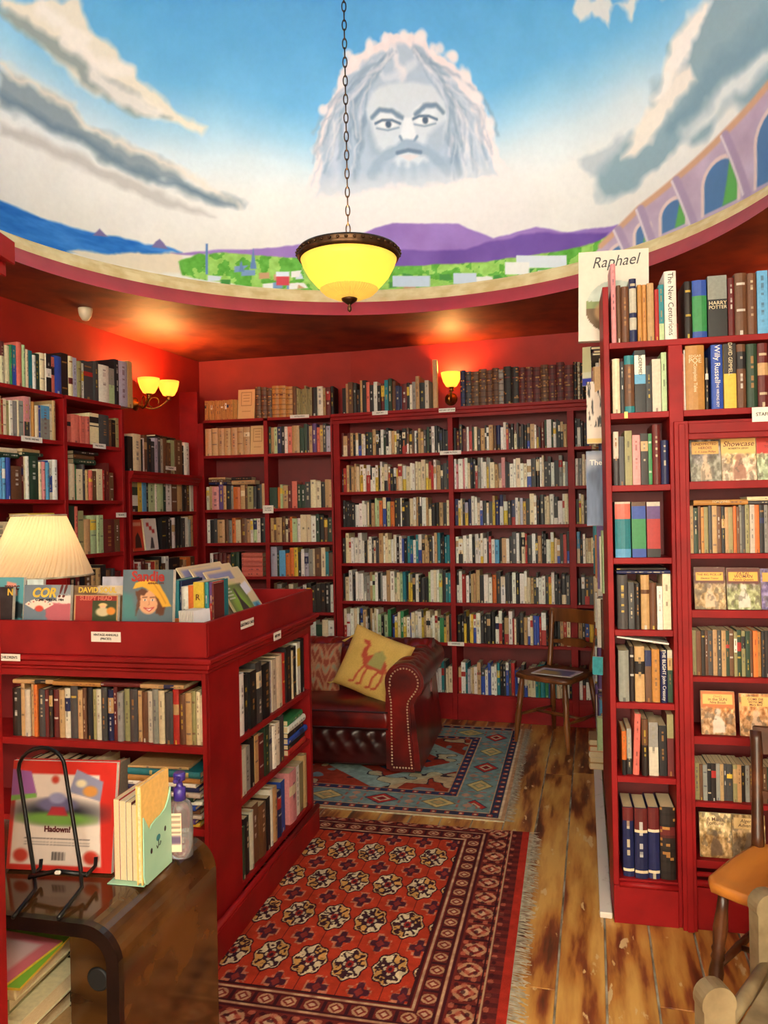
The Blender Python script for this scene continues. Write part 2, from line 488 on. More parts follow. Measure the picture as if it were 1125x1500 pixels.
def ceiling():
    mb = MB(); n = 128; V = []; Fc = []
    x0, x1, y0, y1 = -4.4, 3.5, -2.8, 6.8
    for k in range(n):
        a = 2 * math.pi * k / n; ca, sa = math.cos(a), math.sin(a)
        r = 1.78; V.append((DC.x + r * ca, DC.y + r * sa, SOF))
        ts = []
        if ca > 1e-6: ts.append((x1 - DC.x) / ca)
        if ca < -1e-6: ts.append((x0 - DC.x) / ca)
        if sa > 1e-6: ts.append((y1 - DC.y) / sa)
        if sa < -1e-6: ts.append((y0 - DC.y) / sa)
        t = min(ts); V.append((DC.x + t * ca, DC.y + t * sa, SOF))
    for k in range(n):
        j = (k + 1) % n
        Fc.append((2 * k, 2 * k + 1, 2 * j + 1, 2 * j)[::-1])
    mb.add(V, Fc); o = mb.build('ceiling', M['soffit'], colour=False); tag(o, kind='structure')
    T = Matrix.Translation((DC.x, DC.y, 0))
    mb = MB(); mb.lathe([(1.78, SOF), (1.785, SOF + .004), (1.86, SOF + .105), (1.92, SOF + .11)], 128, T, 0)
    mb.F = mb.F[:-2]; mb.M = mb.M[:-2]; mb.C = mb.C[:-2]; mb.S = mb.S[:-2]
    o = mb.build('trim_1', M['fascia'], colour=False); tag(o, kind='structure')
    z = SOF + .105
    mb = MB(); mb.lathe([(1.87, z - .003), (1.872, z + .03), (1.895, z + .036), (1.90, z + .06), (1.925, z + .066), (1.93, z + .085), (1.965, z + .092), (1.972, z + .108), (2.03, z + .118)], 128, T, 0, smooth=False)
    mb.F = mb.F[:-2]; mb.M = mb.M[:-2]; mb.C = mb.C[:-2]; mb.S = mb.S[:-2]
    o = mb.build('trim_2', M['gilt'], colour=False); tag(o, kind='structure')
ceiling()

def dome_hit(px, py):
    r = ray(px, py); lo, hi = DC.y, 7.0
    def f(Y):
        z = EYE + r[2] * Y; q = (z - RIM) / HD
        rad = RD * math.sqrt(max(0, 1 - q * q)) if q > 0 else RD
        return math.hypot(r[0] * Y - DC.x, Y - DC.y) - rad
    if f(lo) > 0: lo = .5
    for _ in range(60):
        mid = (lo + hi) / 2
        if f(mid) > 0: hi = mid
        else: lo = mid
    Y = lo; z = EYE + r[2] * Y
    th = math.atan2(r[0] * Y - DC.x, Y - DC.y); ph = math.asin(max(-.2, min(1, (z - RIM) / HD)))
    return (th * RD, ph * 1.95)

def mural():
    th = np.concatenate([np.linspace(-R(88), R(88), 800), np.linspace(R(88), R(272), 122)[1:-1]])
    ph = np.concatenate([np.linspace(0, .86, 350), np.linspace(.86, R(90), 26)[1:]])
    TH, PH = np.meshgrid(th, ph)
    S = TH * RD; T = PH * 1.95
    cv = Canvas(S, T, (0, 0, 0)); cv.conv = lambda p: dome_hit(*p)
    # sky gradient by height, softened by broad brush noise
    ty = [dome_hit(560, y)[1] for y in (425, 300, 250, 205, 160, 80, 0)]
    tcol = np.array([(230, 224, 214), (228, 226, 220), (202, 220, 228), (146, 198, 228), (104, 178, 226), (86, 166, 222), (76, 156, 216)], float)
    Tn = T + (vnoise(S, T, 1.3, 3) - .5) * .22
    for c in range(3): cv.col[..., c] = np.interp(Tn, ty, tcol[:, c])
    cv.col += ((vnoise(S, T, 5, 9) - .5) * 12)[..., None]
    P, Ln = cv.poly, cv.line
    cream, white = (240, 226, 208), (244, 236, 226)
    # clouds on the left
    P([(0, 0), (118, 0), (128, 48), (200, 98), (206, 122), (262, 166), (302, 186), (296, 198), (262, 186), (205, 172), (130, 130), (60, 62), (0, 16)], (232, 224, 206), .02, .05, 7)
    P([(0, 12), (40, 22), (90, 58), (150, 112), (215, 150), (250, 178), (205, 170), (130, 128), (60, 62), (0, 18)], (146, 158, 156), .02, .04, 8)
    for a in ([(60, 10), (100, 45), (125, 60)], [(95, 60), (140, 90), (190, 105)], [(135, 105), (180, 140), (230, 165)]):
        Ln(a, .035, white, .02, .03, 9, .8)
    P([(0, 92), (60, 128), (105, 150), (122, 182), (190, 214), (250, 240), (275, 268), (362, 298), (350, 301), (290, 287), (200, 256), (100, 202), (0, 150)], (134, 150, 158), .025, .05, 7)
    Ln([(0, 95), (60, 130), (105, 152), (122, 184), (190, 216), (250, 242), (290, 268), (350, 296)], .022, (226, 216, 200), .02, .04, 9, .8)
    Ln([(0, 140), (100, 195), (200, 250), (290, 283), (345, 298)], .02, (96, 120, 138), .02, .03, 9, .7)
    P([(0, 178), (60, 200), (130, 235), (200, 262), (318, 313), (290, 311), (180, 276), (80, 227), (0, 197)], (184, 180, 174), .02, .04, 7, .8)
    # clouds on the right
    P([(880, 285), (868, 255), (905, 215), (935, 185), (952, 130), (985, 62), (1005, 28), (1040, 0), (1090, -60), (1230, -60), (1230, 60), (1125, 125), (1060, 170), (1000, 222), (945, 262)], (140, 166, 176), .03, .08, 6)
    P([(955, 150), (968, 110), (985, 65), (1005, 30), (1035, 5), (1050, 0), (1030, 40), (1015, 60), (1005, 95), (985, 120), (975, 150)], white, .02, .05, 8)
    P([(960, 150), (985, 112), (1010, 100), (1018, 120), (990, 150), (955, 205), (930, 225), (905, 240), (930, 190)], (236, 226, 212), .02, .05, 8)
    Ln([(1230, 5), (1125, 85), (1060, 140), (1000, 195)], .045, (232, 232, 226), .03, .04, 8, .85)
    Ln([(1125, 40), (1060, 95), (1005, 165), (985, 190)], .06, (112, 144, 160), .04, .05, 8, .6)
    P([(850, 235), (890, 215), (912, 200), (905, 225), (880, 255), (862, 262)], (170, 184, 192), .02, .04, 9, .7)
    for c in ([(842, 8), (850, 30), (872, 18), (888, 36), (902, 8), (895, -5), (860, -5)], [(905, 5), (925, 22), (940, 4), (985, -5), (930, -8)]):
        P(c, (230, 226, 218), .015, .05, 11, .9)
    P([(560, -60), (700, -60), (690, -40), (600, -30)], (210, 220, 226), .05, .06, 6, .6)
    # bearded face formed of cloud
    hair = [(440, 305), (452, 262), (466, 200), (478, 155), (496, 118), (515, 82), (540, 66), (562, 54), (588, 50), (618, 54), (640, 66), (662, 84), (682, 108), (698, 140), (716, 180), (738, 222), (750, 262), (700, 272), (610, 285), (520, 295)]
    P(hair, (232, 220, 220), .012, .05, 10)
    P([(462, 290), (472, 215), (486, 165), (505, 125), (530, 92), (560, 74), (592, 68), (622, 74), (648, 94), (668, 120), (684, 152), (702, 195), (722, 232), (728, 258), (650, 268), (540, 280)], (172, 190, 208), .015, .05, 10)
    for (a, c) in (([(505, 250), (512, 190), (528, 140), (552, 105)], (146, 168, 190)), ([(488, 270), (494, 205), (512, 150)], (188, 200, 216)), ([(660, 240), (668, 185), (655, 130), (630, 95)], (138, 160, 182)),
                   ([(690, 240), (684, 190), (668, 145)], (186, 198, 212)), ([(545, 92), (562, 112), (590, 108), (608, 92)], (206, 214, 224)), ([(575, 72), (582, 95), (592, 112)], (226, 222, 226)),
                   ([(610, 70), (628, 96), (650, 116)], (140, 160, 182)), ([(525, 120), (540, 98), (560, 88)], (140, 164, 188)), ([(520, 262), (526, 215), (534, 175)], (128, 152, 176)), ([(672, 255), (664, 215), (650, 185)], (128, 152, 176))):
        Ln(a, .022, c, .015, .03, 12, .85)
    rs2 = random.Random(9)
    for k in range(64):
        side = -1 if k % 2 else 1; f = rs2.random(); y0 = 70 + 60 * f; x0 = 592 + side * (14 + 50 * f + rs2.uniform(-6, 6)); x2 = 592 + side * (62 + 78 * rs2.random()) ; y2 = 190 + 85 * rs2.random()
        xm = (x0 + x2) / 2 + side * rs2.uniform(8, 26); ym = (y0 + y2) / 2 - 10
        cl = rs2.choice([(206, 214, 224), (140, 162, 186), (228, 224, 226), (158, 178, 200), (120, 146, 172)])
        Ln([(x0, y0), ((x0 + xm) / 2 + side * 3, (y0 + ym) / 2), (xm, ym), ((xm + x2) / 2 + side * rs2.uniform(-8, 8), (ym + y2) / 2), (x2, y2)], rs2.uniform(.006, .013), cl, .009, .03, 10, .5, seed=k)
    for k in range(30):
        f = rs2.random(); hp = hair[1 + int(f * (len(hair) - 6))]; cv.ell((hp[0] + rs2.uniform(-5, 5), hp[1] + rs2.uniform(-4, 8)), rs2.uniform(.02, .045), rs2.uniform(.02, .04), (236, 226, 226), .012, .85)
    P([(536, 160), (545, 134), (572, 122), (600, 120), (632, 126), (652, 150), (656, 180), (648, 212), (628, 236), (596, 246), (562, 236), (544, 212)], (204, 214, 222), .012, .012, 10)
    P([(540, 178), (552, 214), (572, 232), (545, 228), (536, 200)], (150, 172, 192), .02, .01, 10, .8)
    P([(628, 196), (652, 178), (650, 214), (630, 236), (622, 214)], (158, 178, 198), .02, .01, 10, .8)
    for ex, ey in ((568, 182), (622, 176)):
        cv.ell((ex, ey - 10), .085, .05, (222, 228, 232), .012)
        cv.ell((ex, ey), .07, .022, (232, 234, 236), .006); cv.ell((ex + 1, ey), .022, .022, (70, 92, 116), .006)
        Ln([(ex - 18, ey - 1), (ex - 8, ey - 6), (ex + 6, ey - 6), (ex + 18, ey - 1)], .008, (92, 116, 140), .005)
        Ln([(ex - 16, ey + 6), (ex, ey + 9), (ex + 16, ey + 5)], .006, (140, 160, 180), .005)
    Ln([(545, 172), (556, 160), (574, 162), (590, 172)], .014, (112, 136, 160), .008, .008)
    Ln([(608, 168), (622, 156), (638, 154), (648, 164)], .014, (112, 136, 160), .008, .008)
    P([(592, 172), (603, 172), (610, 200), (604, 208), (592, 208), (586, 200)], (224, 230, 234), .008)
    Ln([(586, 200), (590, 208), (606, 208), (611, 200)], .009, (120, 144, 168), .006)
    for a in ([(596, 214), (575, 222), (555, 240), (545, 256)], [(602, 214), (625, 222), (645, 238), (655, 250)]):
        Ln(a, .032, (150, 172, 194), .014, .02, 12)
    Ln([(582, 224), (598, 220), (616, 223)], .012, (104, 128, 152), .006); P([(584, 228), (600, 226), (614, 228), (600, 236)], (214, 208, 210), .006)
    for a in ([(575, 240), (570, 256)], [(590, 242), (588, 262)], [(605, 242), (607, 262)], [(620, 240), (626, 256)]):
        Ln(a, .02, (160, 180, 200), .015, .02, 12, .8)
    fade = [dome_hit(600, y)[1] for y in (302, 246)]
    a = np.clip((fade[1] - T) / (fade[1] - fade[0]), 0, 1); sf = dome_hit(600, 250)[0]; a = a * np.clip((.95 - np.abs(S - sf)) / .3, 0, 1) * np.clip((T - .1) / .1, 0, 1); cv.blend(a, (228, 222, 218))
    # distant sea, sand, hills and town along the rim
    P([(-260, 160), (-60, 262), (0, 294), (60, 318), (145, 342), (240, 361), (268, 370), (240, 384), (120, 372), (100, 370), (0, 350), (-260, 290)], lambda x, y: np.array((44, 116, 196)) + (vnoise(x, y * 4, 8, 4) - .5)[:, None] * np.array((70, 60, 50)), .008, .01)
    P([(96, 366), (150, 370), (268, 372), (275, 404), (200, 396), (120, 380)], (224, 208, 184), .01, .02)
    P([(136, 345), (146, 335), (158, 347)], (120, 104, 150), .004); P([(222, 362), (228, 354), (234, 350), (240, 356), (246, 365)], (120, 108, 156), .004)
    P([(250, 372), (320, 366), (400, 362), (470, 354), (522, 347), (550, 334), (575, 326), (640, 327), (672, 328), (700, 340), (722, 349), (740, 344), (785, 332), (830, 340), (905, 330), (900, 352), (700, 392), (560, 394), (440, 384), (330, 376)], lambda x, y: np.array((150, 116, 186)) + (vnoise(x, y, 5, 8) - .5)[:, None] * 30, .006, .008)
    P([(440, 372), (520, 362), (600, 366), (680, 366), (716, 354), (785, 340), (890, 342), (880, 362), (700, 392), (560, 394), (440, 384)], lambda x, y: np.array((112, 80, 160)) + (vnoise(x, y, 5, 8) - .5)[:, None] * 40, .008, .01)
    gl = [(262, 384), (290, 372), (340, 370), (430, 377), (560, 389), (700, 384), (850, 362), (895, 345), (910, 372), (860, 398), (700, 424), (560, 434), (440, 428), (330, 414), (266, 404)]
    P(gl, lambda x, y: np.where((vnoise(x, y, 14, 5) > .52)[:, None], (96, 168, 58), (150, 198, 92)) + (vnoise(x, y, 30, 2) - .5)[:, None] * 50, .006, .01)
    rs = random.Random(4)
    for k in range(46):
        px = rs.uniform(290, 840); rim = 408 + 16 * (1 - ((px - 560) / 300) ** 2); py = rim - rs.uniform(0, 26); q = rs.choice([(206, 214, 224), (232, 228, 222), (196, 150, 110), (120, 150, 190), (70, 140, 60), (70, 140, 60)])
        P([(px, py), (px + rs.uniform(8, 22), py + rs.uniform(-2, 2)), (px + rs.uniform(8, 22), py + 8), (px, py + 9)], q, .003)
    for (x0_, y0_, x1_, y1_, c) in ((301, 357, 305, 402, (98, 130, 178)), (405, 404, 424, 418, (206, 70, 80)), (664, 400, 698, 416, (196, 206, 222)), (756, 374, 830, 392, (214, 220, 226)), (740, 384, 775, 402, (232, 230, 224)), (575, 404, 630, 420, (190, 204, 220)), (404, 398, 424, 405, (220, 226, 236))):
        P([(x0_, y0_), (x1_, y0_), (x1_, y1_), (x0_, y1_)], c, .003)
    for a in ([(366, 394), (371, 364), (376, 394)], [(350, 398), (353, 380), (358, 398)]): P(a, (98, 130, 178), .003)
    # viaduct on the right
    P([(846, 398), (880, 360), (905, 336), (935, 306), (990, 262), (1060, 196), (1125, 124), (1300, -90), (1300, 190), (1125, 282), (1000, 345), (945, 372), (890, 396)], lambda x, y: np.array((188, 164, 184)) + (vnoise(x, y, 7, 2) - .5)[:, None] * 30, .006)
    Ln([(880, 360), (905, 336), (935, 306), (990, 262), (1060, 196), (1125, 124), (1300, -90)], .018, (206, 160, 128), .008)
    def arch_pts(x0, y0, x1, y1, hgt):
        out = [(x0, y0)]
        for k in range(13):
            a = math.pi * k / 12; f = (1 - math.cos(a)) / 2; out.append((x0 + (x1 - x0) * f, y0 + (y1 - y0) * f - hgt * (.55 + .45 * math.sin(a))))
        return out + [(x1, y1)]
    for arch in (arch_pts(893, 378, 918, 366, 14), arch_pts(929, 362, 953, 350, 30), arch_pts(967, 344, 1006, 326, 44), arch_pts(1029, 316, 1082, 290, 72), arch_pts(1106, 276, 1184, 232, 110), arch_pts(1208, 222, 1292, 170, 140)):
        P(arch, (84, 120, 164), .005); n = len(arch); q = [arch[k] for k in range(int(n * .62), n)]; lw = (arch[-1][0] * .55 + arch[0][0] * .45, arch[-1][1] * .55 + arch[0][1] * .45)
        P(q + [lw], (98, 168, 84), .006); Ln(arch, .011, (222, 196, 190), .005)
    for a, b in (((905, 338), (922, 376)), ((938, 308), (958, 366)), ((990, 266), (1016, 330)), ((1062, 200), (1094, 285)), ((1160, 90), (1192, 232))):
        Ln([a, b], .028, (170, 146, 172), .006); Ln([(a[0] - 6, a[1]), (b[0] - 6, b[1])], .007, (220, 204, 208), .004)
    # the rim all round beyond the view: haze over low green and violet land
    far = (np.abs(S) > 3.0); low = np.clip((.12 + .04 * np.sin(S * 2) - T) / .03, 0, 1) * far; cv.blend(low, (124, 170, 92))
    Xw = DC.x + RD * np.cos(PH) * np.sin(TH); Yw = DC.y + RD * np.cos(PH) * np.cos(TH); Zw = RIM + HD * np.sin(PH)
    nr, nc = TH.shape; idx = np.arange(nr * nc).reshape(nr, nc); nx = np.roll(idx, -1, 1)
    Fc = np.stack([idx[:-1], idx[1:], nx[1:], nx[:-1]], -1).reshape(-1, 4)
    o = sheet('wall_dome', np.stack([Xw, Yw, Zw], -1).reshape(-1, 3), Fc, cv.col.reshape(-1, 3), M['mural'], smooth=True)
    o['label'] = 'painted sky mural dome with bearded cloud face, hills and viaduct'; o['kind'] = 'structure'
mural()

# ---------------------------------------------------------------- floor of separate boards
def floor():
    base = MB(); base.box(-4.6, 3.6, -2.8, 6.9, -.06, -.005)
    fl = base.build('floor', M['gap'], colour=False); tag(fl, 'worn red and ochre painted floorboards', kind='structure')
    ang = R(-15.2); rnd = random.Random(7); meshes = {}
    ca, sa = math.cos(ang), math.sin(ang)
    wdt = .151; k0 = flo(811, 1500); off = k0.x * ca + k0.y * sa          # a seam passes here
    for k in range(-28, 22):
        xl = off + k * wdt; y = -3.4 + rnd.uniform(0, 1.2)
        while y < 6.9:
            L = rnd.choice((1.6, 2.0, 2.4))
            cx = xl + wdt / 2; cy = y + L / 2
            wx, wy = cx * ca - cy * sa, cx * sa + cy * ca
            if -3.9 < wx < 3.2 and -2.6 < wy < 6.6:
                if L not in meshes:
                    mb = MB(); mb.box(-wdt / 2 + .0035, wdt / 2 - .0035, -L / 2 + .0015, L / 2 - .0015, -.0049, 0, bev=.0015)
                    t = mb.build('floorboard', M['plank'], colour=False); meshes[L] = t.data; bpy.data.objects.remove(t)
                o = bpy.data.objects.new('floorboard', meshes[L]); C.objects.link(o); o.location = (wx, wy, rnd.uniform(-.0001, .0)); o.rotation_euler = (0, 0, ang); o.parent = fl
            y += L
floor()
# ================================================================ books
def tone(spec):
    """'o30/b85/s' -> [(0.30, orange), (0.85, blue), (1.0, sky)] measured from the top of the spine"""
    out = []; parts = spec.split('/')
    for k, p in enumerate(parts):
        e = float(p[1:]) / 100 if len(p) > 1 else (k + 1) / len(parts)
        out.append((e, LP[p[0]], p[0]))
    out[-1] = (1.0, out[-1][1], out[-1][2]); return out
def book_geo(mb, w, h, d, spec, rnd, style='jacket', nx=5, nz=26, T=None, title=True, jit=.12):
    bands = tone(spec); j = 1 + rnd.uniform(-jit, jit); tint = np.array([rnd.uniform(.95, 1.05) for _ in range(3)])
    base = lambda f: next(c for e, c, _ in bands if f <= e + 1e-6) * j * tint
    main = max(bands, key=lambda b: b[0] - 0)[1] if len(bands) == 1 else bands[len(bands) // 2][1]
    hard = style in ('cloth', 'leather') or (style == 'jacket' and rnd.random() < .5)
    bt = .0022 if hard else .0006; ins = .003 if hard else .0004
    bt = min(bt, w * .2)
    cov = base(.5)
    mb.box(bt, w - bt, .002, d - ins, ins, h - ins, 1, (1, 1, 1), T)
    mb.box(0, bt, .0, d, 0, h, 0, cov, T); mb.box(w - bt, w, .0, d, 0, h, 0, cov, T)
    bulge = min(.006, w * .22) if hard else .0008
    fr = [0, .14, .37, .63, .86, 1] if nx == 5 else [0, .32, .68, 1]
    xs = [w * f for f in fr]
    ys = [-bulge * (1 - (2 * f - 1) ** 2) for f in fr]
    V = []; Fc = []; cols = []
    lum = float(np.dot(main, (.3, .6, .1)))
    tc = rnd.choice([LP['c'], LP['w'], LP['y'], LP['j']]) if lum < .22 else rnd.choice([LP['k'], LP['n'], LP['m'], LP['q']])
    tc = tc * .6 + main * .4; word = 0; mode = rnd.random(); t0 = rnd.uniform(.08, .2); t1 = rnd.uniform(.5, .85)
    for iz in range(nz + 1):
        for k in range(nx + 1): V.append((xs[k], ys[k], h * iz / nz))
    label = rnd.random() < .14; la, lb = rnd.uniform(.1, .3), rnd.uniform(.35, .5); lc = LP[rnd.choice('wckrney')]
    for iz in range(nz):
        f = 1 - (iz + .5) / nz; row = base(f)
        for k in range(nx):
            c = row
            if style == 'leather':
                if abs((f * 6) % 1 - .5) < .09: c = row * .55
                elif .22 < f < .32 and 0 < k < nx - 1: c = LP['m'] if rnd.random() < .5 else LP['j']
                elif rnd.random() < .1: c = LP['j'] * .8
            elif title:
                if label and la < f < lb: c = lc
                if 0 < k < nx - 1 and t0 < f < t1:
                    if mode < .55:
                        if k == nx // 2 and iz % 7 not in (0, 3) and rnd.random() < .85 and abs(f - (t0 + t1) / 2) > .05: c = tc if rnd.random() < .7 else tc * .5 + row * .5
                    elif mode < .75 and (abs(f - t0) < .04 or abs(f - t1) < .03): c = tc
                if mode > .7 and f > .94 and k == nx // 2: c = tc
            Fc.append((iz * (nx + 1) + k, iz * (nx + 1) + k + 1, (iz + 1) * (nx + 1) + k + 1, (iz + 1) * (nx + 1) + k)); cols.append(c)
    mb.add(V, Fc, 0, cols, T)
    for z, rev in ((0, True), (h, False)):
        V = [(xs[k], ys[k], z) for k in range(nx + 1)] + [(w, .002, z), (0, .002, z)]
        f = list(range(nx + 3)); mb.add(V, [f[::-1] if rev else f], 0, cov, T)
def ordn(n):
    o1 = ['zeroth', 'first', 'second', 'third', 'fourth', 'fifth', 'sixth', 'seventh', 'eighth', 'ninth', 'tenth', 'eleventh', 'twelfth', 'thirteenth', 'fourteenth', 'fifteenth', 'sixteenth', 'seventeenth', 'eighteenth', 'nineteenth']
    if n < 20: return o1[n]
    t = {20: ('twentieth', 'twenty'), 30: ('thirtieth', 'thirty'), 40: ('fortieth', 'forty'), 50: ('fiftieth', 'fifty')}[n // 10 * 10]
    return t[0] if n % 10 == 0 else t[1] + '-' + o1[n % 10]
KIND = dict(jacket=('jacketed book', 'book'), cloth=('clothbound book', 'book'), leather=('leather-bound volume', 'volume'), paper=('paperback', 'paperback'))
def cname(spec):
    parts = spec.split('/'); ks = [p[0] for p in parts]
    big = []; last = 0
    for k, p in enumerate(parts):
        e = float(p[1:]) if len(p) > 1 else 100 * (k + 1) / len(parts)
        big.append((e - last, p[0])); last = e
    big = [c for _, c in sorted(big, reverse=True)][:2]
    u = []
    for c in big:
        if CNAME[c] not in u: u.append(CNAME[c])
    return ' and '.join(u)
def add_book(T, w, h, d, spec, style, label, group, seed, name=None, title=True, nz=26, nx=5, cat=None):
    mb = MB(); book_geo(mb, w, h, d, spec, random.Random(seed), style, nx, nz, None, title)
    o = mb.build(name or ({'paper': 'paperback', 'leather': 'leather_volume'}.get(style, 'book')), [M['book'], M['page']], mw=T)
    tag(o, label, cat or KIND[style][1], group); return o
class Unit:
    def __init__(s, ox, oy, a):
        s.o = Vector((ox, oy, 0)); s.a = a
        s.T = Matrix.Translation(s.o) @ Matrix.Rotation(a, 4, 'Z'); s.I = s.T.inverted()
    def px(s, px, py, d=0.0):
        r = Vector(ray(px, py)); e = Vector((0, 0, EYE))
        p0 = s.I @ e; dr = s.I.to_3x3() @ r
        k = (d - p0.y) / dr.y; q = p0 + dr * k
        return q.x, q.z
SEED = [1000]; REG = []
def books_px(U, crop, items, z, row, d=.015, style='jacket', group=None, depth=.15, title=True, hmax=9.0, xmax=99.0, xmin=-99.0):
    """books measured on the photograph: (left, right, top, colours[, style]) in crop coordinates"""
    ox, oy, s = crop; res = []; ymid = oy + sorted(i[2] for i in items)[len(items) // 2] / s + 30; prev = xmin
    for n, it in enumerate(items):
        x0, x1, yt, spec = it[:4]; st = it[4] if len(it) > 4 else style; opt = it[5] if len(it) > 5 else {}
        _, h0 = U.px(ox + x0 / s, oy + yt / s, d); a = max(U.px(ox + x0 / s, ymid, d)[0], prev + .0004); b = min(U.px(ox + x1 / s, ymid, d)[0], xmax)
        SEED[0] += 1; w_ = max(.005, (b - a) * .97); h_ = min(max(.08, h0 - z), hmax)
        lean = opt.get('lean', 0); prev = a + w_ + h_ * math.sin(lean); REG.append((U, a, prev, z, z + h_))
        T = U.T @ Matrix.Translation((a, d + opt.get('dy', random.Random(SEED[0]).uniform(0, .012)), z + .0005 + w_ * math.sin(lean))) @ Matrix.Rotation(lean, 4, 'Y')
        lab = opt.get('label') or f"{cname(spec)} {KIND[st][0]}, {ordn(n + 1)} from left, {row}"
        o = add_book(T, w_, h_, opt.get('depth', depth), spec, st, lab, group or row, SEED[0], title=opt.get('title', title) and not opt.get('text'))
        if opt.get('text'):
            for (body, zc, size, colr, vert, xs) in opt['text']:
                mwl = Matrix.Translation((w_ / 2, -min(.006, w_ * .22) - .0008, h_ * zc)) @ UP
                if vert: mwl = mwl @ Matrix.Rotation(R(-90), 4, 'Z')
                text('spine_lettering', body, size, ink('ink_' + colr, PAL[colr]), o, mwl, sx=xs)
        res.append(o)
    return res
def parse(tok):
    out = []
    for t in tok.split():
        k = 0
        i = len(t)
        while i > 0 and (t[i - 1].isdigit() or t[i - 1] == '.'): i -= 1
        out.append((t[:i].replace('-', '/'), float(t[i:] or 3)))
    return out
def books_row(U, x0, x1, z, maxh, tok, row, d=.015, style=None, hr=(.72, .95), depth=.15, group=None, stuff=None, seed=0, lo=False, fill=1.0, dj=.012):
    rnd = random.Random(hash_(row) + seed)
    items = parse(tok) if isinstance(tok, str) else tok
    tot = sum(q for _, q in items); sc = (x1 - x0) * fill / tot; x = x0
    for n, (spec, q) in enumerate(items):
        w_ = q * sc; st = style or rnd.choice(['jacket', 'jacket', 'cloth', 'paper'])
        h_ = maxh * rnd.uniform(*hr); SEED[0] += 1
        T = U.T @ Matrix.Translation((x, d + rnd.uniform(0, dj), z + .0005))
        REG.append((U, x, x + w_, z, z + h_))
        if stuff is not None: book_geo(stuff, w_ * .97, h_, depth * rnd.uniform(.8, 1), spec, rnd, st, 3, 13, T)
        else:
            add_book(T, w_ * .97, h_, depth * rnd.uniform(.85, 1), spec, st, f"{cname(spec)} {KIND[st][0]}, {ordn(n + 1)} from left, {row}", group or row, SEED[0], nx=5 if not lo else 3, nz=26 if not lo else 14)
        x += w_
def hash_(s):
    v = 7
    for ch in s: v = (v * 31 + ord(ch)) % 1000003
    return v
def flat_stack(U, x0, y0, z, items, where, group, rnd=None):
    """books lying flat, spine outwards: (length, depth, thickness, colours, turn)"""
    rnd = rnd or random.Random(hash_(where)); L0 = max(i[0] for i in items)
    under = [t for (u, a, b, zb, t) in REG if u is U and b > x0 - .01 and a < x0 + L0 + .01 and zb < z - .05 and abs(t - z) < .09]
    zz = max(under) + .001 if under else z
    for n, (L, D, th, spec, turn) in enumerate(items):
        SEED[0] += 1
        T = U.T @ Matrix.Translation((x0, y0, zz + .0004)) @ Matrix.Rotation(turn, 4, 'Z') @ Matrix.Translation((0, 0, th)) @ Matrix.Rotation(R(90), 4, 'Y')
        pos = 'lying flat' if len(items) == 1 else (('bottom' if n == 0 else 'top' if n == len(items) - 1 else ordn(n + 1) + ' from bottom') + ' of flat stack')
        add_book(T, th, L, D, spec, 'cloth', f"{cname(spec)} book, {pos}, {where}", group, SEED[0]); zz += th + .0006
    return zz

# ================================================================ bookcases
def board(name, x0, x1, y0, y1, z0, z1, parent, mat='red_paint', bev=.0015):
    mb = MB(); mb.box(x0, x1, y0, y1, z0, z1, bev=bev); return mb.build(name, M[mat], parent, colour=False)
def case(name, label, U, x0, x1, depth, top, stiles, cols, shelves, plinth=.15, cornice=None, st=.022, back_top=None, side_top=None):
    """stiles: (x0, x1, z_top) uprights; cols: (x0, x1) compartments; shelves: heights of board tops (per column or shared)"""
    e = empty(name, mw=U.T.copy()); tag(e, label, 'bookcase')
    for (a, b, zt) in stiles: board('upright', a, b, 0, depth, 0, zt, e)
    for ci, (a, b) in enumerate(cols):
        for z in (shelves[ci] if isinstance(shelves[0], (list, tuple)) else shelves):
            board('shelf', a, b, .002, depth - .012, z - st, z, e)
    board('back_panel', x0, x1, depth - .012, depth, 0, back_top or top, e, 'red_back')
    if plinth: 
        for ci, (a, b) in enumerate(cols): board('plinth', a, b, .004, .022, 0, plinth - st, e)
    if cornice:
        mb = MB(); z = top
        mb.prism([(0, z - .072), (0, z), (-.034, z), (-.034, z - .02), (-.024, z - .026), (-.022, z - .045), (-.010, z - .05), (-.008, z - .072)], x0 - .004, x1 + .004, T=Matrix.Rotation(R(90), 4, 'Z') @ Matrix.Scale(-1, 4, (0, 1, 0)))
        mb.build('cornice', M['red_paint'], e, colour=False)
        board('top_board', x0, x1, 0, depth, top - .02, top, e)
    return e
def shelf_label(e, x, z, w_, h_, lines, y=-.003, size=.011, rot=0.0):
    mb = MB(); mb.box(-w_ / 2, w_ / 2, -.0012, 0, -h_ / 2, h_ / 2)
    o = mb.build('shelf_label', M['white_card'], e, colour=False); o.location = (x, y, z); o.rotation_euler = (0, rot, 0)
    for k, ln in enumerate(lines):
        zc = (len(lines) - 1) / 2 * size * 1.25 - k * size * 1.25
        text('lettering', ln, size, M['ink'], o, Matrix.Translation((0, -.0016, zc)) @ UP, off=.0002)
    return o

